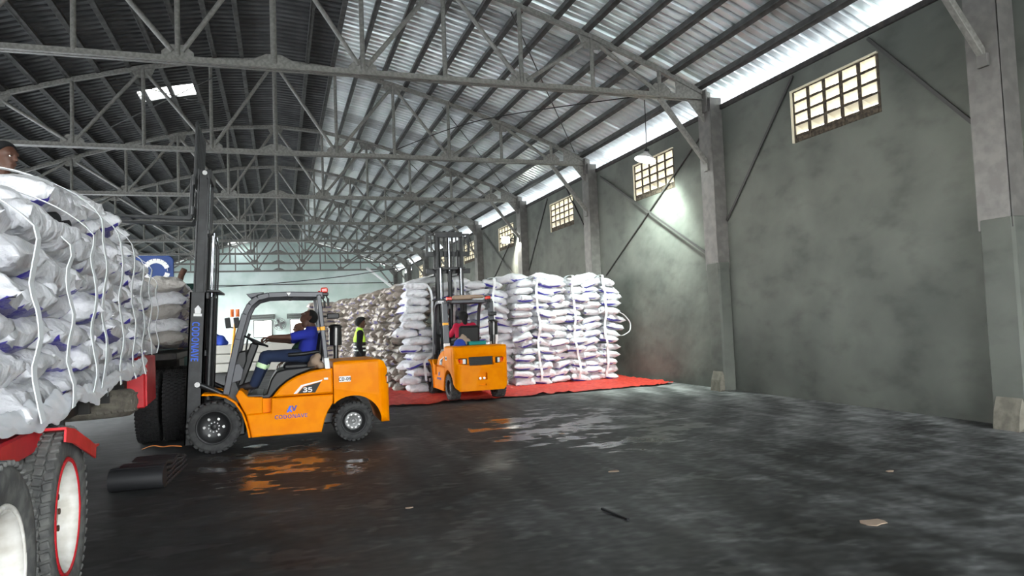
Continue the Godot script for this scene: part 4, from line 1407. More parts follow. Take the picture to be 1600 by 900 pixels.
		pipe(st, bezier([Vector3(0.15, 0.4, s * 0.18), Vector3(0.17, 1.4, s * 0.2), Vector3(0.16, top - 0.95, s * 0.2), Vector3(0.10, top - 0.82, s * 0.2), Vector3(0.05, top - 0.95, s * 0.18)], 14), 0.013, 6)
		obj("hose", C(st), M.black_plastic, mast)
		st = S()
		tube(st, Vector3(0.06, 0.78, s * 0.42), Vector3(0.42, 0.62, s * 0.38), 0.035)
		tube(st, Vector3(0.02, 0.80, s * 0.42), Vector3(0.10, 0.76, s * 0.42), 0.022)
		obj("tilt_cylinder", C(st), M.black_steel, mast)
		st = S(); tube(st, Vector3(0.02, 0.79, s * 0.38), Vector3(0.02, 0.79, s * 0.46), 0.035)
		obj("mast_pin", C(st), M.chrome, mast)
		st = S()
		for i in 30:
			var y0 := lerpf(fork_y - 0.05, top - 0.06, float(i) / 30)
			box(st, Vector3(-0.02, y0, s * 0.10), Vector3(0.03 if i % 2 else 0.02, 0.028, 0.02 if i % 2 else 0.032))
		obj("chain", C(st), M.black_steel, mast)
	for cm: Array in [[Vector3(0.095, 1.96, 0), Vector3(0.04, 0.09, 0.74)], [Vector3(0.17, 2.02, 0), Vector3(0.16, 0.03, 0.90)], [Vector3(0.095, 0.35, 0), Vector3(0.04, 0.14, 0.74)], [Vector3(0.095, 1.2, 0), Vector3(0.03, 0.08, 0.74)], [Vector3(0.05, top - 0.06, 0), Vector3(0.06, 0.13, 0.62)], [Vector3(0.08, top - 0.85, 0), Vector3(0.03, 0.06, 0.74)]]:
		st = S()
		box(st, cm[0], cm[1], 0.006)
		obj("cross_member", C(st), M.black_steel, mast)
	st = S(); tube(st, Vector3(0.03, 0.6, 0), Vector3(0.03, top - 0.9, 0), 0.05, -1, 14)
	obj("centre_cylinder", C(st), M.black_steel, mast)
	st = S(); tube(st, Vector3(0.03, top - 0.9, 0), Vector3(0.03, top - 0.05, 0), 0.02, -1, 12)
	obj("centre_rod", C(st), M.rod_chrome, mast)
	st = S()
	for s: float in [-1.0, 1.0]:
		tube(st, Vector3(-0.01, top - 0.02, s * 0.13), Vector3(-0.01, top - 0.02, s * 0.07), 0.055, -1, 16)
	obj("chain_wheels", C(st), M.black_steel, mast)
	st = S(); tube(st, Vector3(0.0, top - 0.05, 0.285), Vector3(0.0, top - 0.05, 0.345), 0.032, -1, 16)
	obj("roller", C(st), M.chrome, mast)
	lettering("lettering", "CODONAVE", 0.105, 0.004, M.letter_blue, mast, Transform3D(Basis(Vector3.BACK, -PI / 2) * Basis().scaled(Vector3(0.66, 0.86, 1)), Vector3(-0.035, 1.35, 0.377)))
	st = S()
	box(st, Vector3(-0.015, 1.70, 0.376), Vector3(0.10, 0.035, 0.003))
	prism(st, [Vector2(-0.05, 1.72), Vector2(0.02, 1.72), Vector2(0.025, 1.78), Vector2(-0.015, 1.83), Vector2(-0.055, 1.78)], 0.374, 0.378)
	obj("sticker", C(st), M.print_white, mast)
	# carriage and forks
	var car := fork_y - 0.10
	st = S()
	for y: float in [0.06, 0.46]:
		box(st, Vector3(-0.11, car + y, 0), Vector3(0.035, 0.12, 1.06), 0.006)
	for s: float in [-1.0, 1.0]:
		box(st, Vector3(-0.05, car + 0.26, s * 0.2), Vector3(0.09, 0.52, 0.03), 0.004)
		tube(st, Vector3(-0.02, car + 0.1, s * 0.24), Vector3(-0.02, car + 0.1, s * 0.18), 0.05)
	obj("carriage", C(st), M.black_steel, mast)
	st = S()
	for i in 11:
		var z := -0.5 + 0.1 * i
		box(st, Vector3(-0.10, car + 0.5 + back_h / 2, z), Vector3(0.03, back_h, 0.03 if i % 10 else 0.06), 0.004)
	box(st, Vector3(-0.10, car + 0.5 + back_h, 0), Vector3(0.03, 0.05, 1.06), 0.006)
	obj("load_backrest", C(st), M.black_steel, mast)
	for s: float in [-1.0, 1.0]:
		st = S()
		prism(st, [Vector2(-0.13, car + 0.55), Vector2(-0.17, car + 0.55), Vector2(-0.18, car + 0.05), Vector2(-0.20, car + 0.012), Vector2(-1.22, car - 0.02), Vector2(-1.22, car - 0.03), Vector2(-0.9, car - 0.045), Vector2(-0.16, car - 0.04), Vector2(-0.13, car - 0.01)], s * 0.28 - 0.06, s * 0.28 + 0.06, 0.005)
		obj("fork", C(st), M.black_steel, mast)

func build_forklifts() -> void:
	var a := thing("forklift", "orange forklift seen from its side, mast raised beside the loaded truck", "forklift", Vector3(0, 0, -10.43))
	make_forklift(a, 3.10, 0.72, 3.66, 0.052)
	var b := thing("forklift", "orange forklift seen from behind, driving up to the stacked sacks", "forklift", Vector3(3.78, 0, -14.86), -PI / 2)
	make_forklift(b, 2.74, 0.42, 3.60, 0.02)
	# what lies on the second forklift
	var st := S()
	lathe(st, [Vector2(0.001, 0.13), Vector2(0.06, 0.12), Vector2(0.11, 0.07), Vector2(0.125, 0.01), Vector2(0.15, 0.0), Vector2(0.15, -0.008), Vector2(0.001, -0.008)], 20)
	tag(obj("hard_hat", C(st), M.cloth_blue, self, Transform3D(Basis(), Vector3(3.47, 1.115, -13.92))), "blue hard hat lying on top of the rear-facing orange forklift", "hard hat")
	var bn := blank()
	skin_of([[Vector3(0, 0.05, 0), Vector3(0.16, 0.06, 0.02), 0.09, 0.075], [Vector3(0.03, 0.1, 0), Vector3(0.1, 0.14, 0), 0.07, 0.06], [Vector3(0.06, 0.18, 0), Vector3(0.07, 0.2, 0), 0.03, 0.03]], 0.015, 0.03, bn, [[Vector3.DOWN, 0.0]])
	tag(obj("cloth_bundle", net(bn), M.cloth_tan, self, Transform3D(Basis(), Vector3(3.5, 1.112, -14.06))), "tan cloth bundle beside the blue hard hat on the second forklift", "cloth")
	st = S(); box(st, Vector3.ZERO, Vector3(0.36, 0.06, 0.22), 0.01); box(st, Vector3(0, 0.035, 0), Vector3(0.37, 0.014, 0.23), 0.004)
	tag(obj("toolbox", C(st), M.cloth_teal, self, Transform3D(Basis(), Vector3(3.82, 1.142, -13.92))), "flat teal box lying on the rear hood of the second forklift", "box")
	st = S(); box(st, Vector3(-0.08, 0, 0), Vector3(0.42, 0.09, 0.16), 0.02); box(st, Vector3(0.22, 0.01, 0.02), Vector3(0.30, 0.07, 0.14), 0.02)
	tag(obj("roof_pad", C(st), M.cloth_tan, self, Transform3D(Basis(), Vector3(3.74, 2.105, -14.30))), "tan padding laid on the roof of the second forklift", "padding")
	bn = blank()
	skin_of([[Vector3(0, 0.05, 0.0), Vector3(0.02, 0.10, 0.12), 0.075, 0.06], [Vector3(0.02, 0.13, 0.05), Vector3(0.06, 0.16, 0.1), 0.06, 0.05], [Vector3(0.08, 0.05, 0.04), Vector3(0.1, 0.04, 0.14), 0.06, 0.05]], 0.013, 0.02, bn, [[Vector3.DOWN, 0.0]])
	tag(obj("cloth_bundle", net(bn), M.cloth_tan, self, Transform3D(Basis(), Vector3(0.42, 1.012, -10.1))), "crumpled tan cloth stuffed behind the seat of the side-on forklift", "cloth")

func build_people() -> void:
	var V := func(x: float, y: float, z: float) -> Vector3: return Vector3(x, y, z)
	var o := Vector3(0, 0, -10.43)
	var p := thing("person", "man in a blue shirt and navy trousers driving the side-on forklift, looking up", "person", o)
	person(p, {"hip": V.call(0.34, 1.19, 0), "chest": V.call(0.41, 1.42, 0), "neck": V.call(0.425, 1.585, 0), "head": V.call(0.395, 1.715, 0),
		"sh_l": V.call(0.41, 1.50, 0.19), "sh_r": V.call(0.41, 1.50, -0.19), "el_l": V.call(0.13, 1.455, 0.22), "el_r": V.call(0.14, 1.40, -0.24), "wr_l": V.call(-0.13, 1.465, 0.20), "wr_r": V.call(-0.13, 1.42, -0.17),
		"kn_l": V.call(-0.20, 1.20, 0.15), "kn_r": V.call(-0.17, 1.20, -0.14), "an_l": V.call(-0.36, 0.83, 0.15), "an_r": V.call(-0.34, 0.82, -0.13), "to_l": V.call(-0.55, 0.79, 0.15), "to_r": V.call(-0.53, 0.78, -0.13),
		"hd_l": [Vector3(-1, -0.1, -0.25), Vector3(0, 1, 0), 0.9], "hd_r": [Vector3(-1, -0.05, 0.2), Vector3(0, 1, 0), 0.9]},
		Vector3(-0.74, 0.66, 0.05), Vector3(0.66, 0.74, 0), {"skin": M.skin, "hair": M.hair, "hair_size": 0.004, "shirt": M.shirt_blue, "trousers": M.trousers_navy, "shoe": M.shoe, "cuff": true, "sleeve": 0.85}, 0.012)
	# driver of the second forklift, seen from behind
	p = thing("person", "driver with dark hair in a crimson top, seen from behind in the second forklift", "person", Vector3(3.78, 0, -14.86), -PI / 2)
	person(p, {"hip": V.call(0.34, 1.19, 0.04), "chest": V.call(0.36, 1.42, 0.05), "neck": V.call(0.34, 1.56, 0.05), "head": V.call(0.30, 1.68, 0.06),
		"sh_l": V.call(0.36, 1.49, 0.22), "sh_r": V.call(0.36, 1.49, -0.13), "el_l": V.call(0.13, 1.33, 0.30), "el_r": V.call(0.14, 1.33, -0.26), "wr_l": V.call(-0.12, 1.41, 0.18), "wr_r": V.call(-0.13, 1.42, -0.15),
		"kn_l": V.call(-0.18, 1.18, 0.15), "kn_r": V.call(-0.17, 1.18, -0.12), "an_l": V.call(-0.36, 0.83, 0.15), "an_r": V.call(-0.34, 0.82, -0.13), "to_l": V.call(-0.55, 0.79, 0.15), "to_r": V.call(-0.53, 0.78, -0.13),
		"hd_l": [Vector3(-1, 0, -0.2), Vector3(0, 1, 0), 0.9], "hd_r": [Vector3(-1, 0, 0.2), Vector3(0, 1, 0), 0.9]},
		Vector3(-1, -0.1, 0.1), Vector3(0, 1, 0), {"skin": M.skin, "hair": M.hair, "hair_size": 0.02, "hair_long": true, "shirt": M.shirt_crimson, "trousers": M.cloth_black, "shoe": M.shoe, "sleeve": 1.6}, 0.018)
	# the man in the reflective vest
	p = thing("person", "man in a lime and black reflective vest standing beside the sack stack", "person", Vector3(1.85, 0, -17.6))
	person(p, {"hip": V.call(0, 0.95, 0), "chest": V.call(0.0, 1.27, 0), "neck": V.call(0.01, 1.50, 0), "head": V.call(0.055, 1.665, 0.01),
		"sh_l": V.call(0.0, 1.42, -0.19), "sh_r": V.call(0.0, 1.42, 0.19), "el_l": V.call(-0.02, 1.12, -0.23), "el_r": V.call(-0.04, 1.12, 0.23), "wr_l": V.call(0.08, 0.88, -0.2), "wr_r": V.call(0.05, 0.87, 0.21),
		"kn_l": V.call(0.03, 0.50, -0.1), "kn_r": V.call(0.05, 0.50, 0.1), "an_l": V.call(-0.03, 0.10, -0.1), "an_r": V.call(0.02, 0.10, 0.1), "to_l": V.call(0.14, 0.04, -0.12), "to_r": V.call(0.19, 0.04, 0.12),
		"hd_l": [Vector3(0.3, -1, 0), Vector3(0, 0, -1), 0.5], "hd_r": [Vector3(0.3, -1, 0), Vector3(0, 0, 1), 0.5]},
		Vector3(1, -0.1, 0.25), Vector3(0, 1, 0), {"skin": M.skin, "hair": M.hair, "hair_size": 0.042, "shirt": M.cloth_black, "top_name": "hooded_top", "trousers": M.cloth_black, "shoe": M.shoe, "sleeve": 1.9, "vest": M.vest_lime, "vest_low": M.print_black}, 0.016)
	# the bald man half hidden behind the first driver
	p = thing("person", "bald man in a dark green top, half hidden behind the first forklift's driver", "person", Vector3(0.37, 0, -13.9))
	person(p, {"hip": V.call(0.02, 0.90, 0), "chest": V.call(0.0, 1.20, 0), "neck": V.call(0, 1.42, 0), "head": V.call(-0.03, 1.575, 0),
		"sh_l": V.call(0.0, 1.34, 0.18), "sh_r": V.call(0.0, 1.34, -0.18), "el_l": V.call(-0.17, 1.14, 0.24), "el_r": V.call(-0.1, 1.1, -0.24), "wr_l": V.call(-0.34, 0.98, 0.2), "wr_r": V.call(-0.3, 0.98, -0.2),
		"kn_l": V.call(0, 0.48, 0.1), "kn_r": V.call(0, 0.48, -0.1), "an_l": V.call(0, 0.10, 0.1), "an_r": V.call(0, 0.10, -0.1), "to_l": V.call(-0.18, 0.04, 0.12), "to_r": V.call(-0.18, 0.04, -0.12),
		"hd_l": [Vector3(-1, -0.7, 0), Vector3(0, 1, 0), 0.6], "hd_r": [Vector3(-1, -0.7, 0), Vector3(0, 1, 0), 0.6]},
		Vector3(-1, 0, 0.2), Vector3(0, 1, 0), {"skin": M.skin_light, "shirt": M.cloth_dark_green, "trousers": M.cloth_black, "shoe": M.shoe, "sleeve": 0.7}, 0.018)
	# the man up on the load
	p = thing("person", "man in a dark cap up on the truck's sacks, only his head showing", "person", Vector3(-2.10, 0.10, -6.45))
	person(p, {"hip": V.call(0, 2.30, 0), "chest": V.call(0.02, 2.56, 0), "neck": V.call(0.03, 2.74, 0), "head": V.call(0.05, 2.895, 0.0),
		"sh_l": V.call(0.02, 2.66, -0.18), "sh_r": V.call(0.02, 2.66, 0.18), "el_l": V.call(0.1, 2.42, -0.25), "el_r": V.call(0.1, 2.42, 0.25), "wr_l": V.call(0.3, 2.36, -0.15), "wr_r": V.call(0.3, 2.36, 0.15),
		"kn_l": V.call(0.4, 2.38, -0.14), "kn_r": V.call(0.4, 2.38, 0.14), "an_l": V.call(0.25, 2.1, -0.15), "an_r": V.call(0.25, 2.1, 0.15), "to_l": V.call(0.4, 2.06, -0.15), "to_r": V.call(0.4, 2.06, 0.15)},
		Vector3(1, -0.05, 0.4), Vector3(0, 1, 0), {"skin": M.skin, "hair": M.cloth_black, "hair_size": 0.014, "shirt": M.cloth_tan, "trousers": M.cloth_black, "shoe": M.shoe, "sleeve": 0.7}, 0.018)

# ---------------------------------------------------------------- sacks
# length along x, width along z, lying on y = 0 .. thick
func bag_mesh(L: float, W: float, T: float, nu: int, nv: int, sd: int, wr: float, sag: float) -> ArrayMesh:
	var nz := FastNoiseLite.new()
	nz.seed = sd
	nz.frequency = 3.2
	nz.fractal_octaves = 3
	var fo := FastNoiseLite.new()
	fo.seed = sd + 50
	fo.frequency = 9.0
	fo.fractal_octaves = 2
	var a := []
	a.resize(Mesh.ARRAY_MAX)
	var vs := PackedVector3Array(); var uv := PackedVector2Array(); var ix := PackedInt32Array()
	var n2 := nv * 2
	for i in nu + 1:
		var u := -1.0 + 2.0 * i / nu
		u = signf(u) * pow(absf(u), 0.72)
		var th := pow(maxf(0.0, 1.0 - pow(absf(u), 5.0)), 0.5)
		var wd := 1.0 - 0.05 * (1.0 - u * u) + 0.03 * pow(absf(u), 8.0)
		for j in n2 + 1:
			var ph := TAU * j / n2
			var cz := cos(ph); var cy := sin(ph)
			var z := signf(cz) * pow(absf(cz), 0.55) * W / 2 * wd
			var y := signf(cy) * pow(absf(cy), 0.8) * T / 2 * th
			var pinch := 1.0 - 0.07 * pow(absf(z / (W / 2)), 2.0) * pow(absf(u), 1.0)  # the ends bow out between the ears
			var x := u * L / 2 * (1.0 - 0.06 * (1.0 - pow(absf(z) / (W / 2), 2.0)) * 1.0) * (1.0 if pinch else 1.0)
			var q := Vector3(x, y, z)
			var d := nz.get_noise_3d(q.x, q.y * 2.0, q.z) * wr + fo.get_noise_3d(q.x * 0.5, q.y * 2.0 + sd, q.z * 1.6) * wr * 0.55 * (0.4 + absf(u))
			q.y += d * (0.25 + th)
			q.z += d * 0.8 * signf(z) * absf(cz)
			q.x += fo.get_noise_2d(z * 2.0, sd * 3.0) * 0.03 * absf(u)
			q.y -= sag * u * u + sag * 0.5 * pow(z / (W / 2), 2.0)
			if absf(u) > 0.99:
				q.y += fo.get_noise_2d(z * 3.0, sd + u) * 0.03
			vs.append(q + Vector3(0, T / 2, 0))
			uv.append(Vector2(0.5 + u / 2, float(j) / n2))
	for i in nu:
		for j in n2:
			var k := i * (n2 + 1) + j
			var m := k + n2 + 1
			ix.append_array([k, m + 1, m, k, k + 1, m + 1])
	a[Mesh.ARRAY_VERTEX] = vs; a[Mesh.ARRAY_TEX_UV] = uv; a[Mesh.ARRAY_INDEX] = ix
	var am := ArrayMesh.new()
	am.add_surface_from_arrays(Mesh.PRIMITIVE_TRIANGLES, a)
	var st := SurfaceTool.new()
	st.create_from(am, 0)
	st.generate_normals()
	st.generate_tangents()
	return st.commit()

const NTH := ["first", "second", "third", "fourth", "fifth", "sixth", "seventh", "eighth", "ninth", "tenth", "eleventh", "twelfth", "thirteenth", "fourteenth", "fifteenth", "sixteenth", "seventeenth", "eighteenth", "nineteenth", "twentieth"]

func sack(mesh: Mesh, m: Material, label: String, group: String, xf: Transform3D) -> void:
	var o := obj("sack", mesh, m, self, xf)
	tag(o, label, "sack", group)

func build_stack() -> void:
	var small := []
	for k in 6:
		small.append(bag_mesh(0.92, 0.50, 0.205, 12, 7, 60 + k, 0.035, 0.012 + 0.006 * k))
	var wide := []
	for k in 3:
		wide.append(bag_mesh(0.56, 0.80, 0.205, 12, 8, 80 + k, 0.035, 0.02))
	var white: Array = [M.bag_white_0, M.bag_white_1, M.bag_white_2]
	var x0 := 2.62
	var cw := 0.915
	var rows := 14
	var th := 0.181
	var shift := [0.05, -0.62, -0.25, 0.16, 0.10, 0.05]
	for c in 6:
		for r in rows:
			var top := r >= 7
			var zf: float = -16.3 + shift[c] + (0.06 if top else 0.12) * sin(c * 2.3 + r * 0.9) * 0.4
			var lean_x := 0.06 * sin(r * 0.55 + c * 1.9) + (0.05 if top else 0.0) * (1 if c % 2 else -1)
			var y := 0.02 + r * th
			if c == 0 and r % 2 == 0 or c == 0 and r > 8:
				var xf := Transform3D(Basis(Vector3.UP, rng.randf_range(-0.12, 0.12)) * Basis(Vector3.BACK, rng.randf_range(-0.05, 0.05)), Vector3(x0 + cw / 2 + lean_x - 0.04, y, zf + 0.28 - 0.3 + 0.02))
				sack(wide[r % 3], white[(r + 1) % 3], "white broadside sack in the floor stack's leftmost front column, %s layer up" % NTH[r], "sacks in the front of the floor stack", Transform3D(xf.basis * Basis(Vector3.UP, PI / 2) * Basis(Vector3.UP, -PI / 2), xf.origin).rotated_local(Vector3.UP, PI / 2).rotated_local(Vector3.UP, -PI / 2))
				continue
			for h in 2:
				var s := -1.0 if h == 0 else 1.0
				var roll := s * (0.10 + 0.10 * sin(c * 3.1 + r * 0.8)) * -1.0
				if c == 3 and h == 1 and r > 8:
					roll -= 0.22
				if c in [1, 2] and h == 1 and top:
					roll -= 0.14
				roll += rng.randf_range(-0.12, 0.12)
				var bs := Basis(Vector3.BACK, roll) * Basis(Vector3.UP, PI / 2 + rng.randf_range(-0.3, 0.3) + s * 0.06) * Basis(Vector3.BACK, rng.randf_range(-0.05, 0.05))
				var at := Vector3(x0 + cw * (c + 0.5) + s * 0.225 + lean_x + rng.randf_range(-0.03, 0.03), y + rng.randf_range(-0.012, 0.012), zf - 0.45 + rng.randf_range(-0.05, 0.06) + 0.3)
				sack(small[rng.randi() % 6], white[[0, 0, 1, 1, 2][rng.randi() % 5]], "white sack, floor stack's front, %s column from the left, %s layer up, %s half" % [NTH[c], NTH[r], "left" if h == 0 else "right"], "sacks in the front of the floor stack", Transform3D(bs, at))
	# a few loose ones tilted on top
	for k in 5:
		var bs := Basis(Vector3.BACK, [0.2, -0.25, 0.12, -0.2, 0.15][k]) * Basis(Vector3.UP, 0.4 + k * 0.9)
		sack(small[k], white[k % 3], "white sack tilted loosely on top of the floor stack, %s from the left" % NTH[k], "loose sacks on top of the floor stack", Transform3D(bs, Vector3(3.3 + 1.05 * k, 0.02 + rows * th - 0.03, -16.5 if k > 1 else -17.2)))
	# the left face, running away: the nearest columns sack by sack, the rest joined
	var mm := MultiMesh.new()
	mm.transform_format = MultiMesh.TRANSFORM_3D
	mm.mesh = small[2]
	var more := []
	for c in 30:
		for r in rows:
			var z := -17.0 - 0.5 * c
			var x := 2.62 - 0.03 * c + 0.07 * sin(c * 1.3 + r * 0.7) + rng.randf_range(-0.06, 0.06)
			if c > 16:
				x -= 0.10
			var bs := Basis(Vector3.RIGHT, rng.randf_range(-0.16, 0.16) + 0.08 * sin(c + r * 0.5)) * Basis(Vector3.UP, rng.randf_range(-0.15, 0.15)) * Basis(Vector3.BACK, rng.randf_range(-0.1, 0.1))
			var xf := Transform3D(bs, Vector3(x + 0.42, 0.02 + r * th + rng.randf_range(-0.015, 0.015), z))
			if c < 6:
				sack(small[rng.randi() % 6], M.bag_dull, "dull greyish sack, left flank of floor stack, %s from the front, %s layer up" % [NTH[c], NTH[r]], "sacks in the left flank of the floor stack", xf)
			else:
				more.append(xf)
	for r in rows:   # the far block, face on
		for h in 4:
			var bs := Basis(Vector3.UP, PI / 2 + rng.randf_range(-0.1, 0.1)) * Basis(Vector3.RIGHT, rng.randf_range(-0.08, 0.08))
			more.append(Transform3D(bs, Vector3(1.25 + 0.28 * h + rng.randf_range(-0.03, 0.03), 0.02 + r * th, -27.6)))
	mm.instance_count = more.size()
	for i in more.size():
		mm.set_instance_transform(i, more[i])
	var mi := MultiMeshInstance3D.new()
	mi.name = "sack_rows"
	mi.multimesh = mm
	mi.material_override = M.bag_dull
	mi.set_meta("kind", "stuff")
	tag(mi, "dull greyish sacks of the stack's left flank running away towards the white wall", "sacks")
	add_child(mi)
	# slings: flat white webbing over each lift
	var sl := [[1.42, 0.0], [2.30, 0.1], [3.28, 0.0], [4.25, 0.0], [5.12, 0.05]]
	for k in sl.size():
		var x: float = x0 + (sl[k][0] as float)
		for half in 2:
			var yb := 0.1 if half == 0 else 1.30
			var yt := 1.36 if half == 0 else 2.62
			var zf := -16.3 + (shift[mini(5, k + 1)] as float) + 0.30 + 0.06
			var pts := [Vector3(x + 0.02, yt - 0.06, zf - 0.75), Vector3(x, yt + 0.03, zf - 0.35)]
			for i in 9:
				pts.append(Vector3(x + 0.03 * sin(i * 0.9 + k) + (0.012 * i if half == 0 and k in [1, 3] else 0.0), lerpf(yt, yb, i / 8.0), zf + 0.035 * sin(i * 1.7 + k)))
			var st := S()
			strap_path(st, bezier(pts, 26), 0.055, 0.006, Vector3.RIGHT)
			tag(obj("sling_strap", C(st), M.webbing), "white sling strap, %s half of the floor stack's front, %s from the left" % ["lower" if half == 0 else "upper", NTH[k]], "strap", "sling straps on the floor stack")
	var st2 := S()
	strap_path(st2, bezier([Vector3(8.1, 1.72, -16.0), Vector3(8.28, 1.62, -15.95), Vector3(8.42, 1.40, -15.9), Vector3(8.40, 1.22, -15.9), Vector3(8.2, 1.1, -15.95), Vector3(8.05, 1.12, -16.0)], 20), 0.055, 0.006, Vector3.BACK)
	tag(obj("sling_strap", C(st2), M.webbing), "loose white sling loop sticking out from the right end of the floor stack", "strap")
	st2 = S()
	strap_path(st2, bezier([Vector3(2.55, 2.5, -16.05), Vector3(3.25, 2.45, -15.86), Vector3(3.32, 1.7, -15.82), Vector3(3.3, 0.9, -15.8), Vector3(3.1, 0.75, -15.75), Vector3(3.12, 0.3, -15.75)], 24), 0.05, 0.006, Vector3.RIGHT)
	tag(obj("sling_strap", C(st2), M.webbing), "white sling strap hanging at the stack's front left corner beside the second forklift", "strap")

func pile_top(z: float) -> float:
	if z > -1.9:
		return 2.42
	if z > -2.7:
		return 2.60
	if z > -5.2:
		return 2.80
	if z > -6.3:
		return 2.68
	return 2.56 if z > -7.0 else 2.40

func build_truck_cargo() -> void:
	var T := Transform3D(Basis(Vector3.UP, 0.059), Vector3(-1.1, 0, -3.5))
	var ends := []
	for k in 6:
		ends.append(bag_mesh(0.95, 0.57, 0.25, 24, 14, 200 + k, 0.034, 0.02))
	var sides := []
	for k in 4:
		sides.append(bag_mesh(0.96, 0.57, 0.25, 26, 14, 300 + k, 0.034, 0.03))
	var white: Array = [M.bag_truck_0, M.bag_truck_1, M.bag_white_1]
	var r2 := RandomNumberGenerator.new()
	r2.seed = 77
	for r in 9:
		var y := 1.10 + 0.196 * r
		var z := 1.0 + 0.18 * (r % 2)
		var n := 0
		while z > -7.6:
			var on_side := r2.randf() < 0.34
			var w := 0.92 if on_side else 0.53
			var zc := z - w / 2
			z -= w
			n += 1
			var lift := 0.21 if zc < -5.8 else 0.02
			var limit := pile_top(zc)
			if y + lift + 0.19 > limit:
				continue
			var back := 0.0 if r < 6 else 0.09 * (r - 5)
			var x := -0.16 + 0.05 * sin(r * 1.1 + n * 0.7) + r2.randf_range(-0.06, 0.05) - back
			var tilt := r2.randf_range(-0.12, 0.12)
			var bs: Basis
			if on_side:
				x -= 0.27
				bs = Basis(Vector3.RIGHT, tilt) * Basis(Vector3.UP, PI / 2 + r2.randf_range(-0.12, 0.12)) * Basis(Vector3.RIGHT, r2.randf_range(-0.2, 0.12))
			else:
				x -= 0.45
				bs = Basis(Vector3.RIGHT, tilt) * Basis(Vector3.UP, r2.randf_range(-0.2, 0.2)) * Basis(Vector3.BACK, r2.randf_range(-0.12, 0.06))
			var o := T * Transform3D(bs, Vector3(x, y + lift - 0.02, zc))
			sack(sides[r2.randi() % 4] if on_side else ends[r2.randi() % 6], white[r2.randi() % 3], "bulging white sack on the red trailer, %s layer up, %s from the near end" % [NTH[r], NTH[n - 1]], "sacks on the near trailer", o)
	# crown of the load, further in
	var k := 0
	for q: Array in [[-0.68, 2.26, 0.35, 0.3], [-0.70, 2.36, -0.30, 1.2], [-1.15, 2.36, -0.75, 0.7], [-0.66, 2.34, -1.1, 0.2], [-1.25, 2.32, 0.3, 1.4], [-0.60, 2.66, -2.9, 1.5], [-1.35, 2.60, -2.9, 0.2], [-0.62, 2.74, -3.6, 1.3], [-0.65, 2.72, -4.4, 0.3], [-1.0, 2.40, -1.9, 0.1], [-0.7, 2.66, -5.3, 0.5], [-0.7, 2.52, -6.3, 1.4]]:
		sack(sides[k % 4], white[(k + 1) % 3], "plump white sack lying along the crown of the trailer's load, %s from the near end" % NTH[k], "sacks on the crown of the trailer load", T * Transform3D(Basis(Vector3.UP, q[3]) * Basis(Vector3.BACK, 0.1 * sin(k * 2.0)) * Basis(Vector3.RIGHT, 0.12 * sin(k * 3.0)), Vector3(q[0], q[1] - 0.12, q[2])))
		k += 1
	# second pile, further along the truck, dusty
	for r in 5:
		for c in 5:
			var y := 1.36 + 0.2 * r
			if r == 4 and c > 3:
				continue
			var bs := Basis(Vector3.RIGHT, r2.randf_range(-0.12, 0.12)) * Basis(Vector3.UP, r2.randf_range(-0.25, 0.25)) * Basis(Vector3.BACK, r2.randf_range(-0.1, 0.1))
			sack(ends[r2.randi() % 6], M.bag_dusty if (r * 2 + c) % 4 < 2 else M.bag_truck_0, "dusty sack, smaller pile beyond the trailer load, %s layer up, %s from the camera" % [NTH[r], NTH[c]], "sacks of the dusty pile behind the forklift mast", T * Transform3D(bs, Vector3(-0.24 + r2.randf_range(-0.05, 0.05), y, -8.1 - 0.54 * c)))
	# slings over the load
	var zs := [0.42, -0.62, -1.45, -2.3, -2.75, -3.6, -4.4, -5.2, -6.0, -6.8]
	for i in zs.size():
		var z: float = zs[i]
		var yt := pile_top(z) - 0.02
		var yb := 1.12 if z > -5.8 else 1.32
		var pts := [Vector3(-0.95, yt + 0.10, z + 0.05), Vector3(-0.6, yt + 0.05, z + 0.02), Vector3(-0.25, yt - 0.10, z)]
		for m in 8:
			pts.append(Vector3(-0.04 + 0.02 * sin(m * 1.9 + i), lerpf(yt - 0.3, yb, m / 7.0), z + 0.008 * sin(m * 0.8 + i * 2.0) + 0.012 * m * sin(i * 5.0)))
		var st := S()
		strap_path(st, bezier(pts, 28), 0.085, 0.006, Vector3.BACK)
		tag(obj("sling_strap", C(st), M.webbing, self, T), "flat white sling strap over the trailer's load, %s from the near end" % NTH[i], "strap", "sling straps on the trailer load")
	# sling cloth hanging over the deck edge
	for i in 3:
		var z0: float = [1.6, -0.95, -2.9][i]
		var z1: float = [-1.0, -2.95, -5.5][i]
		var st := SurfaceTool.new()
		st.begin(Mesh.PRIMITIVE_TRIANGLES)
		st.set_smooth_group(0)
		var nu := 64; var nv := 10
		var fn := FastNoiseLite.new(); fn.seed = 500 + i; fn.frequency = 1.3; fn.fractal_octaves = 3
		var P := func(a: int, b: int) -> Vector3:
			var u := float(a) / nu; var v := float(b) / nv
			var z := lerpf(z0, z1, u)
			var saw := absf(fposmod(u * 1.6 + 0.3 * i, 1.0) - 0.5) * 2.0
			var low := 1.05 + 0.09 * saw + 0.02 * fn.get_noise_2d(u * 4.0, 4.0)
			var high := 1.22 + 0.05 * fn.get_noise_2d(u * 5.0, 40.0 + i)
			if i == 2:
				low += 0.10 * u; high += 0.10 * u
			var fold := 0.05 * absf(fn.get_noise_2d(z * 0.9 + v * 0.5, v * 0.3)) + 0.008 * fn.get_noise_2d(z * 4.0, v * 2.0)
			return Vector3(-0.075 + fold + 0.02 * sin(v * 3.0), lerpf(high, low, v), z)
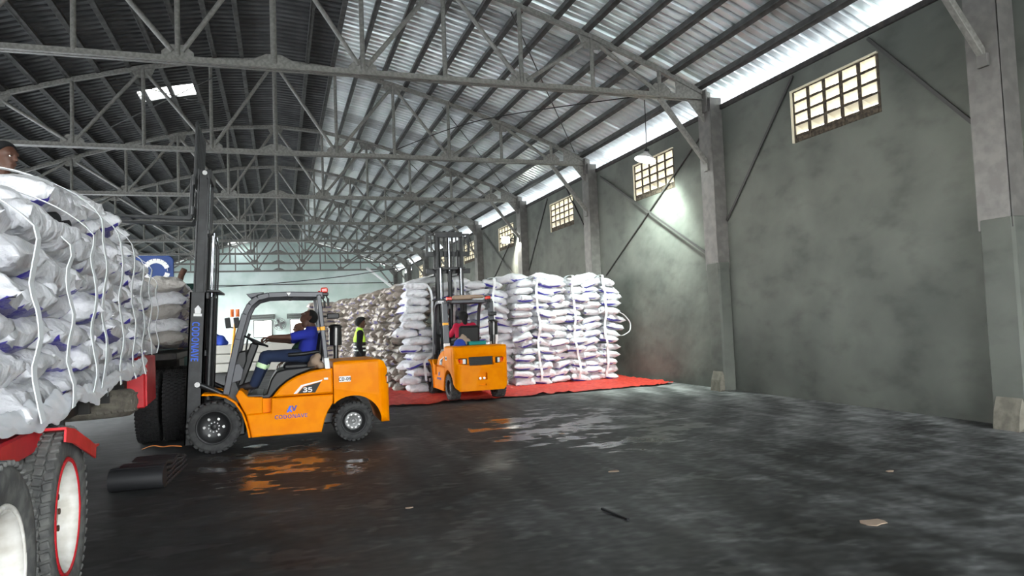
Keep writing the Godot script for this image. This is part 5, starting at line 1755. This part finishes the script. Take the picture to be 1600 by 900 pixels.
		for a in nu:
			for b in nv:
				var p: Vector3 = P.call(a, b); var q: Vector3 = P.call(a + 1, b); var r: Vector3 = P.call(a + 1, b + 1); var s: Vector3 = P.call(a, b + 1)
				quad(st, p, q, r, s, Vector3.RIGHT)
				var o := Vector3(-0.006, 0, 0)
				quad(st, p + o, q + o, r + o, s + o, Vector3.LEFT)
		tag(obj("sling_cloth", C(st), M.sling_cloth, self, T), "white woven cloth hanging over the red deck edge, %s" % ["nearest the camera", "the middle one", "at the far end"][i], "cloth", "cloths hanging over the deck edge")

func build_truck() -> void:
	var t := thing("trailer", "red flatbed truck trailer on big dual wheels carrying white sacks", "trailer", Vector3(-1.1, 0, -3.5), 0.059)
	var st := S()
	box(st, Vector3(-0.16, 1.0, 0.47), Vector3(0.10, 0.13, 3.2), 0.012)
	obj("side_rail", C(st), M.truck_red, t)
	st = S()
	box(st, Vector3(-0.32, 0.99, -3.5), Vector3(0.08, 0.12, 4.6), 0.01)
	obj("inner_rail", C(st), M.truck_black, t)
	st = S()
	for i in 26:
		box(st, Vector3(-1.25, 1.075, 1.9 - 0.3 * i), Vector3(2.1, 0.03, 0.285), 0.004)
	obj("deck_boards", C(st), M.truck_black, t)
	st = S()
	for s: float in [-0.75, -1.75]:
		box(st, Vector3(s, 0.86, -2.1), Vector3(0.12, 0.28, 8.0), 0.01)
	for i in 8:
		box(st, Vector3(-1.25, 0.98, 1.7 - 0.95 * i), Vector3(2.1, 0.1, 0.06))
	for z: float in [0.0, -1.22]:
		tube(st, Vector3(-2.4, 0.52, z), Vector3(-0.2, 0.52, z), 0.07)
	obj("chassis", C(st), M.truck_black, t)
	st = S()
	var br := [Vector3(-0.05, 1.05, -0.98), Vector3(-0.04, 1.02, -1.14), Vector3(-0.02, 0.90, -1.50), Vector3(-0.02, 0.845, -1.68), Vector3(-0.02, 0.84, -1.80)]
	for k in br.size() - 1:
		bar(st, br[k], br[k + 1], 0.014, 0.15)
		if k < 3:
			bar(st, (br[k] as Vector3) + Vector3(0.07, -0.035, 0), (br[k + 1] as Vector3) + Vector3(0.07, -0.035, 0), 0.08, 0.012)
	obj("mudguard_bracket", C(st), M.truck_red, t)
	# the step up at the front of the deck
	st = S()
	box(st, Vector3(-1.3, 0.99, -6.5), Vector3(2.4, 0.60, 1.25), 0.015)
	box(st, Vector3(-0.095, 0.99, -5.95), Vector3(0.02, 0.56, 0.03))
	obj("front_box", C(st), M.truck_red, t)
	var tyre := tyre_mesh(0.52, 0.33, 0.30, 54, 6, 0.024)
	for z: float in [0.0, -1.22]:
		for x: float in [-0.15, -0.50]:
			for far in 2:
				var wh := Node3D.new()
				wh.name = numbered("wheel", t)
				t.add_child(wh, true)
				wh.position = Vector3(x if far == 0 else -2.5 - x, 0.52, z)
				wh.rotation.y = PI / 2
				obj("tyre", tyre, M.truck_tyre, wh)
				st = S()
				var xf := Transform3D(Basis(Vector3.RIGHT, PI / 2), Vector3.ZERO)
				lathe(st, [Vector2(0.001, 0.03), Vector2(0.10, 0.035), Vector2(0.20, 0.0), Vector2(0.265, 0.02), Vector2(0.285, 0.10), Vector2(0.30, 0.135), Vector2(0.315, 0.13), Vector2(0.31, -0.13), Vector2(0.001, -0.13)], 40, xf)
				obj("rim", C(st), M.rim_white, wh)
				st = S()
				for k in 40:
					var a0 := TAU * k / 40; var a1 := TAU * (k + 1) / 40
					tube(st, Vector3(cos(a0) * 0.322, sin(a0) * 0.322, 0.128), Vector3(cos(a1) * 0.322, sin(a1) * 0.322, 0.128), 0.014, -1, 6, false)
				obj("rim_ring", C(st), M.truck_red if z < -1.0 else M.rim_white, wh)
				st = S()
				for k in 10:
					var a := TAU * k / 10
					tube(st, Vector3(cos(a) * 0.155, sin(a) * 0.155, 0.01), Vector3(cos(a) * 0.155, sin(a) * 0.155, 0.065), 0.018, -1, 6)
					if z < -1.0:
						for q in 2:
							var a2 := a + 0.3 * q
							tube(st, Vector3(cos(a2) * 0.235, sin(a2) * 0.235, 0.0), Vector3(cos(a2) * 0.235, sin(a2) * 0.235, 0.016), 0.012, -1, 6)
				obj("wheel_nuts", C(st), M.rust, wh)
				st = S()
				lathe(st, [Vector2(0.001, 0.075), Vector2(0.07, 0.07), Vector2(0.085, 0.05), Vector2(0.09, 0.02)], 20, xf)
				obj("hub", C(st), M.rim_white, wh)
	# spare wheel slung flat under the deck
	var sp := thing("spare_tyre", "worn grey spare tyre slung flat under the red trailer deck", "tyre", Vector3(-1.97, 0.865, -8.25), 0.0)
	sp.rotation = Vector3(PI / 2 - 0.05, 0.0, 0.06)
	st = S()
	var sx := Transform3D(Basis(Vector3.RIGHT, PI / 2), Vector3.ZERO)
	var pr := [Vector2(0.30, -0.11), Vector2(0.36, -0.135)]
	for k in 9:
		var a := deg_to_rad(-80.0 + 20.0 * k)
		pr.append(Vector2(0.44 + 0.09 * pow(cos(a), 0.8), 0.14 * sin(a)))
	pr.append_array([Vector2(0.36, 0.135), Vector2(0.30, 0.11), Vector2(0.30, -0.11)])
	lathe(st, pr, 48, sx)
	for k in 46:
		for q in 3:
			var ang := TAU * (k + 0.5 * (q % 2)) / 46
			var bs := Basis(Vector3.BACK, ang)
			box(st, bs * Vector3(0.527 - 0.012 * absf(q - 1), 0, -0.07 + 0.07 * q), Vector3(0.016, 0.052, 0.055), 0.004, bs * Basis(Vector3.UP, 0.5 * (q - 1)))
	obj("tyre", C(st), M.spare_tyre, sp)
	st = S()
	lathe(st, [Vector2(0.001, 0.02), Vector2(0.2, 0.0), Vector2(0.28, 0.08), Vector2(0.30, 0.11), Vector2(0.30, -0.11), Vector2(0.001, -0.02)], 28, Transform3D(Basis(Vector3.RIGHT, PI / 2), Vector3.ZERO))
	obj("rim", C(st), M.rust, sp)
	# tractor in front
	var c := thing("truck_tractor", "dark truck tractor ahead of the trailer, with a blue board above its green cab", "truck", Vector3(-1.30, 0, -10.75), 0.035)
	st = S()
	for s: float in [-0.75, -1.65]:
		box(st, Vector3(s, 0.95, -2.95), Vector3(0.14, 0.26, 5.3), 0.01)
	box(st, Vector3(-1.2, 1.24, -1.85), Vector3(2.2, 0.10, 3.1), 0.01)
	box(st, Vector3(-0.5, 0.9, -2.75), Vector3(0.5, 0.5, 0.9), 0.03)
	obj("frame", C(st), M.truck_black, c)
	for z: float in [-0.75, -2.0]:
		for x: float in [-0.15, -0.5, -2.2]:
			var wh := Node3D.new()
			wh.name = numbered("wheel", c)
			c.add_child(wh, true)
			wh.position = Vector3(x, 0.52, z)
			wh.rotation.y = PI / 2
			obj("tyre", tyre, M.dark_tyre, wh)
			st = S()
			lathe(st, [Vector2(0.001, 0.03), Vector2(0.12, 0.06), Vector2(0.22, 0.0), Vector2(0.28, 0.06), Vector2(0.30, 0.135), Vector2(0.33, 0.13), Vector2(0.31, -0.13), Vector2(0.001, -0.13)], 28, Transform3D(Basis(Vector3.RIGHT, PI / 2), Vector3.ZERO))
			obj("rim", C(st), M.rim_black, wh)
	st = S()
	prism(st, [Vector2(-5.6, 0.7), Vector2(-4.0, 0.7), Vector2(-4.0, 2.42), Vector2(-4.1, 2.54), Vector2(-5.4, 2.54), Vector2(-5.6, 1.7)], -2.4, -0.08, 0.04, Transform3D(Basis(Vector3(0, 0, 1), Vector3(0, 1, 0), Vector3(1, 0, 0)), Vector3.ZERO))
	obj("cab", C(st), M.cab_green, c)
	st = S(); box(st, Vector3(-0.20, 2.28, -3.99), Vector3(0.24, 0.07, 0.03)); box(st, Vector3(-0.075, 2.2, -4.6), Vector3(0.012, 0.05, 0.9))
	obj("red_stripe", C(st), M.lens_red, c)
	st = S()
	pipe(st, bezier([Vector3(-0.36, 1.0, -3.85), Vector3(-0.36, 2.0, -3.85), Vector3(-0.37, 2.50, -3.85), Vector3(-0.33, 2.68, -3.85), Vector3(-0.27, 2.80, -3.82)], 14), 0.055, 10)
	obj("exhaust_pipe", C(st), M.rust, c)
	var bd := Node3D.new()
	bd.name = "roof_board"
	c.add_child(bd, true)
	bd.position = Vector3(-1.08, 2.82, -4.1)
	st = S()
	var out := [Vector2(-1.3, -0.28), Vector2(0.60, -0.28)]
	out.append_array(arc(Vector2(0.50, 0.16), 0.10, 0, 90, 5))
	out.append(Vector2(-1.3, 0.26))
	prism(st, out, -0.06, 0.06, 0.01)
	obj("board_panel", C(st), M.board_blue, bd)
	st = S()
	var ring := arc(Vector2(0.30, -0.04), 0.20, 0, 350, 20)
	for i in ring.size() - 1:
		var a: Vector2 = (ring[i] as Vector2); var b: Vector2 = ring[i + 1]
		bar(st, Vector3(a.x, a.y, 0.065), Vector3(b.x, b.y, 0.065), 0.085, 0.008, 0.0, Vector3.UP)
	obj("lettering", C(st), M.print_white, bd)

# ---------------------------------------------------------------- odds and ends
func build_tarp() -> void:
	var fn := FastNoiseLite.new(); fn.seed = 21; fn.frequency = 0.55; fn.fractal_octaves = 4
	var st := SurfaceTool.new()
	st.begin(Mesh.PRIMITIVE_TRIANGLES)
	st.set_smooth_group(0)
	var nu := 110; var nv := 46
	var P := func(a: int, b: int, up: float) -> Vector3:
		var u := float(a) / nu; var v := float(b) / nv
		var x := lerpf(1.95, 8.50, u) + 0.05 * fn.get_noise_2d(v * 20.0, 7.0)
		var zf := -13.55 - 0.28 * u + 0.18 * fn.get_noise_2d(u * 12.0, 1.0) - (0.25 * pow(maxf(0.0, u - 0.9) * 10.0, 2.0))
		var z := lerpf(zf, -18.0, v)
		var edge := minf(minf(u, 1.0 - u) * 6.5, v * 4.5)
		var y := 0.012 + 0.045 * absf(fn.get_noise_2d(x * 2.0, z * 2.6)) + 0.025 * absf(fn.get_noise_2d(x * 7.0 + 30.0, z * 7.0))
		if edge < 0.3:
			y += 0.03 * absf(fn.get_noise_2d(x * 6.0, z * 6.0 + 80.0)) * (1.0 - edge / 0.3) * 2.0
		return Vector3(x, y * up if up > 0.0 else 0.003, z)
	for a in nu:
		for b in nv:
			quad(st, P.call(a, b, 1.0), P.call(a + 1, b, 1.0), P.call(a + 1, b + 1, 1.0), P.call(a, b + 1, 1.0), Vector3.UP)
	tag(obj("tarpaulin", C(st), M.tarp_red), "crumpled red tarpaulin spread on the floor under the sack stack", "tarpaulin")

func build_mats() -> void:
	# a folded length of black rubber belting with an orange tie
	var t := thing("rubber_belt", "folded black rubber belting on the floor by the forklift's front wheel", "belt", Vector3(-1.36, 0, -8.62), -0.06)
	for k in 5:
		var y := 0.012 + 0.043 * k
		var st := S()
		var prof := []
		var w := 0.25 - 0.008 * k
		for i in 13:
			var s := -0.62 + 1.24 * i / 12.0
			var sag := (0.02 * sin(i * 1.1 + k) + (0.0 if k < 3 else -0.05 * maxf(0.0, -s) * k * 0.4))
			prof.append(Vector3(0.0, maxf(y + sag * (k / 4.0), 0.008 + 0.02 * k), s))
		for i in 12:
			bar(st, prof[i], (prof[i + 1] as Vector3) + ((prof[i + 1] as Vector3) - (prof[i] as Vector3)) * 0.04, 0.032, w * 2.0, 0.006)
		obj("belt_layer", C(st), M.rubber_mat, t)
	var st2 := S()
	pipe(st2, [Vector3(-0.245, 0.20, 0.62), Vector3(0.245, 0.20, 0.62)], 0.03, 10)
	pipe(st2, [Vector3(-0.25, 0.11, 0.63), Vector3(0.25, 0.11, 0.63)], 0.11, 14)
	obj("fold", C(st2), M.rubber_mat, t)
	st2 = S()
	strap_path(st2, bezier([Vector3(-0.2, 0.25, -0.42), Vector3(-0.1, 0.275, -0.48), Vector3(0.0, 0.25, -0.5), Vector3(0.1, 0.26, -0.46), Vector3(0.2, 0.24, -0.5)], 18), 0.04, 0.005, Vector3.BACK)
	obj("orange_strap", C(st2), M.strap_orange, t)
	# floor litter
	st2 = S(); bar(st2, Vector3(2.42, 0.015, -5.2), Vector3(2.47, 0.012, -4.84), 0.018, 0.024, 0.004)
	tag(obj("stick", C(st2), M.rubber_mat), "short dark stick lying alone on the floor in the foreground", "stick")
	var r := RandomNumberGenerator.new(); r.seed = 5
	var spots := [[4.01, -4.03, 0.10, "larger pale scrap on the floor at the right foreground"], [3.15, -6.45, 0.06, "small pale scrap on the floor between the stick and the stack"], [5.4, -5.2, 0.04, "tiny pale scrap on the floor towards the right wall"], [1.0, -6.0, 0.035, "tiny pale scrap on the floor in front of the forklift's rear wheel"], [3.6, -8.9, 0.04, "tiny pale scrap on the damp patch of the floor"]]
	for s: Array in spots:
		var poly := []
		for k in 9:
			var a := TAU * k / 9
			poly.append(Vector2(cos(a), sin(a) * 0.8) * (s[2] as float) * r.randf_range(0.6, 1.15))
		st2 = S()
		prism(st2, poly, 0.0, 0.006, 0.002, Transform3D(Basis(Vector3.RIGHT, -PI / 2), Vector3.ZERO))
		tag(obj("paper_scrap", C(st2), M.cloth_tan, self, Transform3D(Basis(), Vector3(s[0], 0.001, s[1]))), s[3], "scrap", "scraps on the floor")

func build_far_end() -> void:
	# two windows with slatted hoods and a fan on the end wall
	for k in 2:
		var w := struct("window_%d" % (8 + k))
		w.position = Vector3([-1.2, 1.35][k], 1.80, -54.97)
		var st := S()
		for s: float in [-1.0, 1.0]:
			box(st, Vector3(s * 0.62, 0, 0.02), Vector3(0.06, 1.3, 0.08))
			box(st, Vector3(0, s * 0.62, 0.02), Vector3(1.3, 0.06, 0.08))
		box(st, Vector3(0, 0, 0.02), Vector3(0.04, 1.24, 0.06))
		obj("window_frame", C(st), M.rod_steel, w)
		var gl := mat("window_glow", Color(1, 1, 1), 0.3)
		gl.emission_enabled = true
		gl.emission = Color(1, 1, 0.98)
		gl.emission_energy_multiplier = 1.5
		for s: float in [-1.0, 1.0]:
			st = S(); box(st, Vector3(s * 0.31, 0, 0.0), Vector3(0.58, 1.2, 0.02))
			obj("pane", C(st), gl, w)
		st = S()
		for i in 5:
			box(st, Vector3(0, 0.72 + 0.075 * i, 0.30 - 0.06 * i), Vector3(1.7, 0.05, 0.06))
		for s: float in [-1.0, 1.0]:
			bar(st, Vector3(s * 0.8, 0.70, 0.32), Vector3(s * 0.8, 1.04, 0.02), 0.04, 0.03)
		obj("slatted_hood", C(st), M.rod_steel, w)
	var f := thing("wall_fan", "pale round fan on the white end wall between the two windows", "fan", Vector3(-0.02, 2.1, -54.75))
	var st2 := S()
	for rr: float in [0.45, 0.32, 0.18]:
		for k in 24:
			var a := TAU * k / 24; var b := TAU * (k + 1) / 24
			tube(st2, Vector3(cos(a) * rr, sin(a) * rr, 0.1), Vector3(cos(b) * rr, sin(b) * rr, 0.1), 0.015, -1, 5, false)
	for k in 12:
		var a := TAU * k / 12
		tube(st2, Vector3(cos(a) * 0.05, sin(a) * 0.05, 0.1), Vector3(cos(a) * 0.45, sin(a) * 0.45, 0.1), 0.01, -1, 5)
	obj("fan_grille", C(st2), M.hub_silver, f)
	st2 = S()
	for k in 4:
		var a := TAU * k / 4 + 0.4
		box(st2, Vector3(cos(a) * 0.22, sin(a) * 0.22, 0.04), Vector3(0.34, 0.16, 0.015), 0.0, Basis(Vector3.BACK, a) * Basis(Vector3.RIGHT, 0.3))
	obj("blades", C(st2), M.hub_silver, f)
	st2 = S(); tube(st2, Vector3(0, 0, -0.25), Vector3(0, 0, 0.1), 0.10)
	obj("motor", C(st2), M.hub_silver, f)
	# things standing at the far end, seen through the forklift
	st2 = S()
	for k in 3:
		box(st2, Vector3(0, 0.2 + 0.36 * k, 0), Vector3(6.0, 0.34, 3.0), 0.03)
	tag(obj("sheeted_block", C(st2), M.grey_slab, self, Transform3D(Basis(), Vector3(-1.2, 0, -31))), "long low grey block of goods on the far floor, seen through the forklift", "goods")
	var bn := blank()
	skin_of([[Vector3(-0.4, 0.2, 0), Vector3(0.35, 0.22, 0), 0.22, 0.2], [Vector3(-0.1, 0.3, 0.1), Vector3(0.1, 0.38, 0), 0.2, 0.16], [Vector3(0.4, 0.1, 0.1), Vector3(0.55, 0.1, 0), 0.12, 0.1]], 0.04, 0.08, bn, [[Vector3.DOWN, 0.0]])
	tag(obj("blue_sheet", net(bn), M.cloth_blue, self, Transform3D(Basis(), Vector3(-2.6, 1.08, -30.0))), "crumpled blue sheet on the grey block beside the forklift mast", "sheet")
	var p := thing("far_forklift_post", "slim yellow post with black mirrors and orange lamps, part of a far forklift", "post", Vector3(-1.22, 0, -20.0))
	st2 = S(); tube(st2, Vector3(-0.12, 0.0, 0), Vector3(0.1, 1.9, 0), 0.035); box(st2, Vector3(-0.12, 0.02, 0), Vector3(0.4, 0.04, 0.4), 0.01)
	obj("post", C(st2), M.yellow_tape, p)  # a plain post standing in for a far forklift's mirrors and beacons
	for s: float in [-1.0, 1.0]:
		st2 = S(); box(st2, Vector3(0.02 + s * 0.11, 1.82, 0.05), Vector3(0.14, 0.28, 0.05), 0.015, Basis(Vector3.BACK, 0.12)); tube(st2, Vector3(0.07, 1.68, 0), Vector3(0.02 + s * 0.11, 1.72, 0.04), 0.015)
		obj("mirror", C(st2), M.black_plastic, p)
		st2 = S(); tube(st2, Vector3(0.08 + s * 0.07, 1.98, 0), Vector3(0.08 + s * 0.07, 2.18, 0), 0.05)
		obj("orange_lamp", C(st2), M.lens_orange, p)
	# pale diagonal strut in the back corner
	st2 = S(); bar(st2, Vector3(6.0, 5.9, -51.0), Vector3(8.0, 4.3, -51.0), 0.16, 0.16, 0.01)
	bar(st2, Vector3(8.0, 4.3, -51.0), Vector3(8.62, 4.3, -51.0), 0.16, 0.16, 0.01)
	tag(obj("corner_strut", C(st2), M.print_white), "pale diagonal strut high in the far right corner by the bright opening", "strut")

func build_all() -> void:
	build_forklifts()
	build_people()
	build_truck()
	build_truck_cargo()
	build_stack()
	build_tarp()
	build_mats()
	build_far_end()

# ---------------------------------------------------------------- the scene
const LAMP_1 := 5.5
const LAMP_2 := 4.0

func _ready() -> void:
	rng.seed = 4711
	var cam := Camera3D.new()
	cam.name = "camera"
	cam.position = Vector3(0, 1.535, 0)
	cam.basis = Basis(Vector3.UP, -0.3218222) * Basis(Vector3.RIGHT, 0.0493798) * Basis(Vector3.BACK, -0.0395185)
	cam.fov = rad_to_deg(2.0 * atan(450.0 / 1092.2728))
	cam.near = 0.05
	cam.far = 400.0
	add_child(cam)
	cam.current = true
	var sky := ProceduralSkyMaterial.new()
	sky.sky_top_color = Color(0.93, 0.97, 1.0)
	sky.sky_horizon_color = Color(1.0, 1.0, 0.98)
	sky.ground_horizon_color = Color(0.9, 0.9, 0.88)
	sky.ground_bottom_color = Color(0.75, 0.75, 0.72)
	sky.sky_energy_multiplier = 1.0
	var env := Environment.new()
	env.background_mode = Environment.BG_SKY
	env.sky = Sky.new()
	env.sky.sky_material = sky
	env.background_energy_multiplier = 3.0
	env.tonemap_mode = Environment.TONE_MAPPER_LINEAR
	env.tonemap_exposure = 7.0
	env.sdfgi_enabled = true
	env.ssao_enabled = true
	env.ssil_enabled = true
	var we := WorldEnvironment.new()
	we.name = "environment"
	we.environment = env
	add_child(we)

	make_materials()
	build_shell()
	build_all()
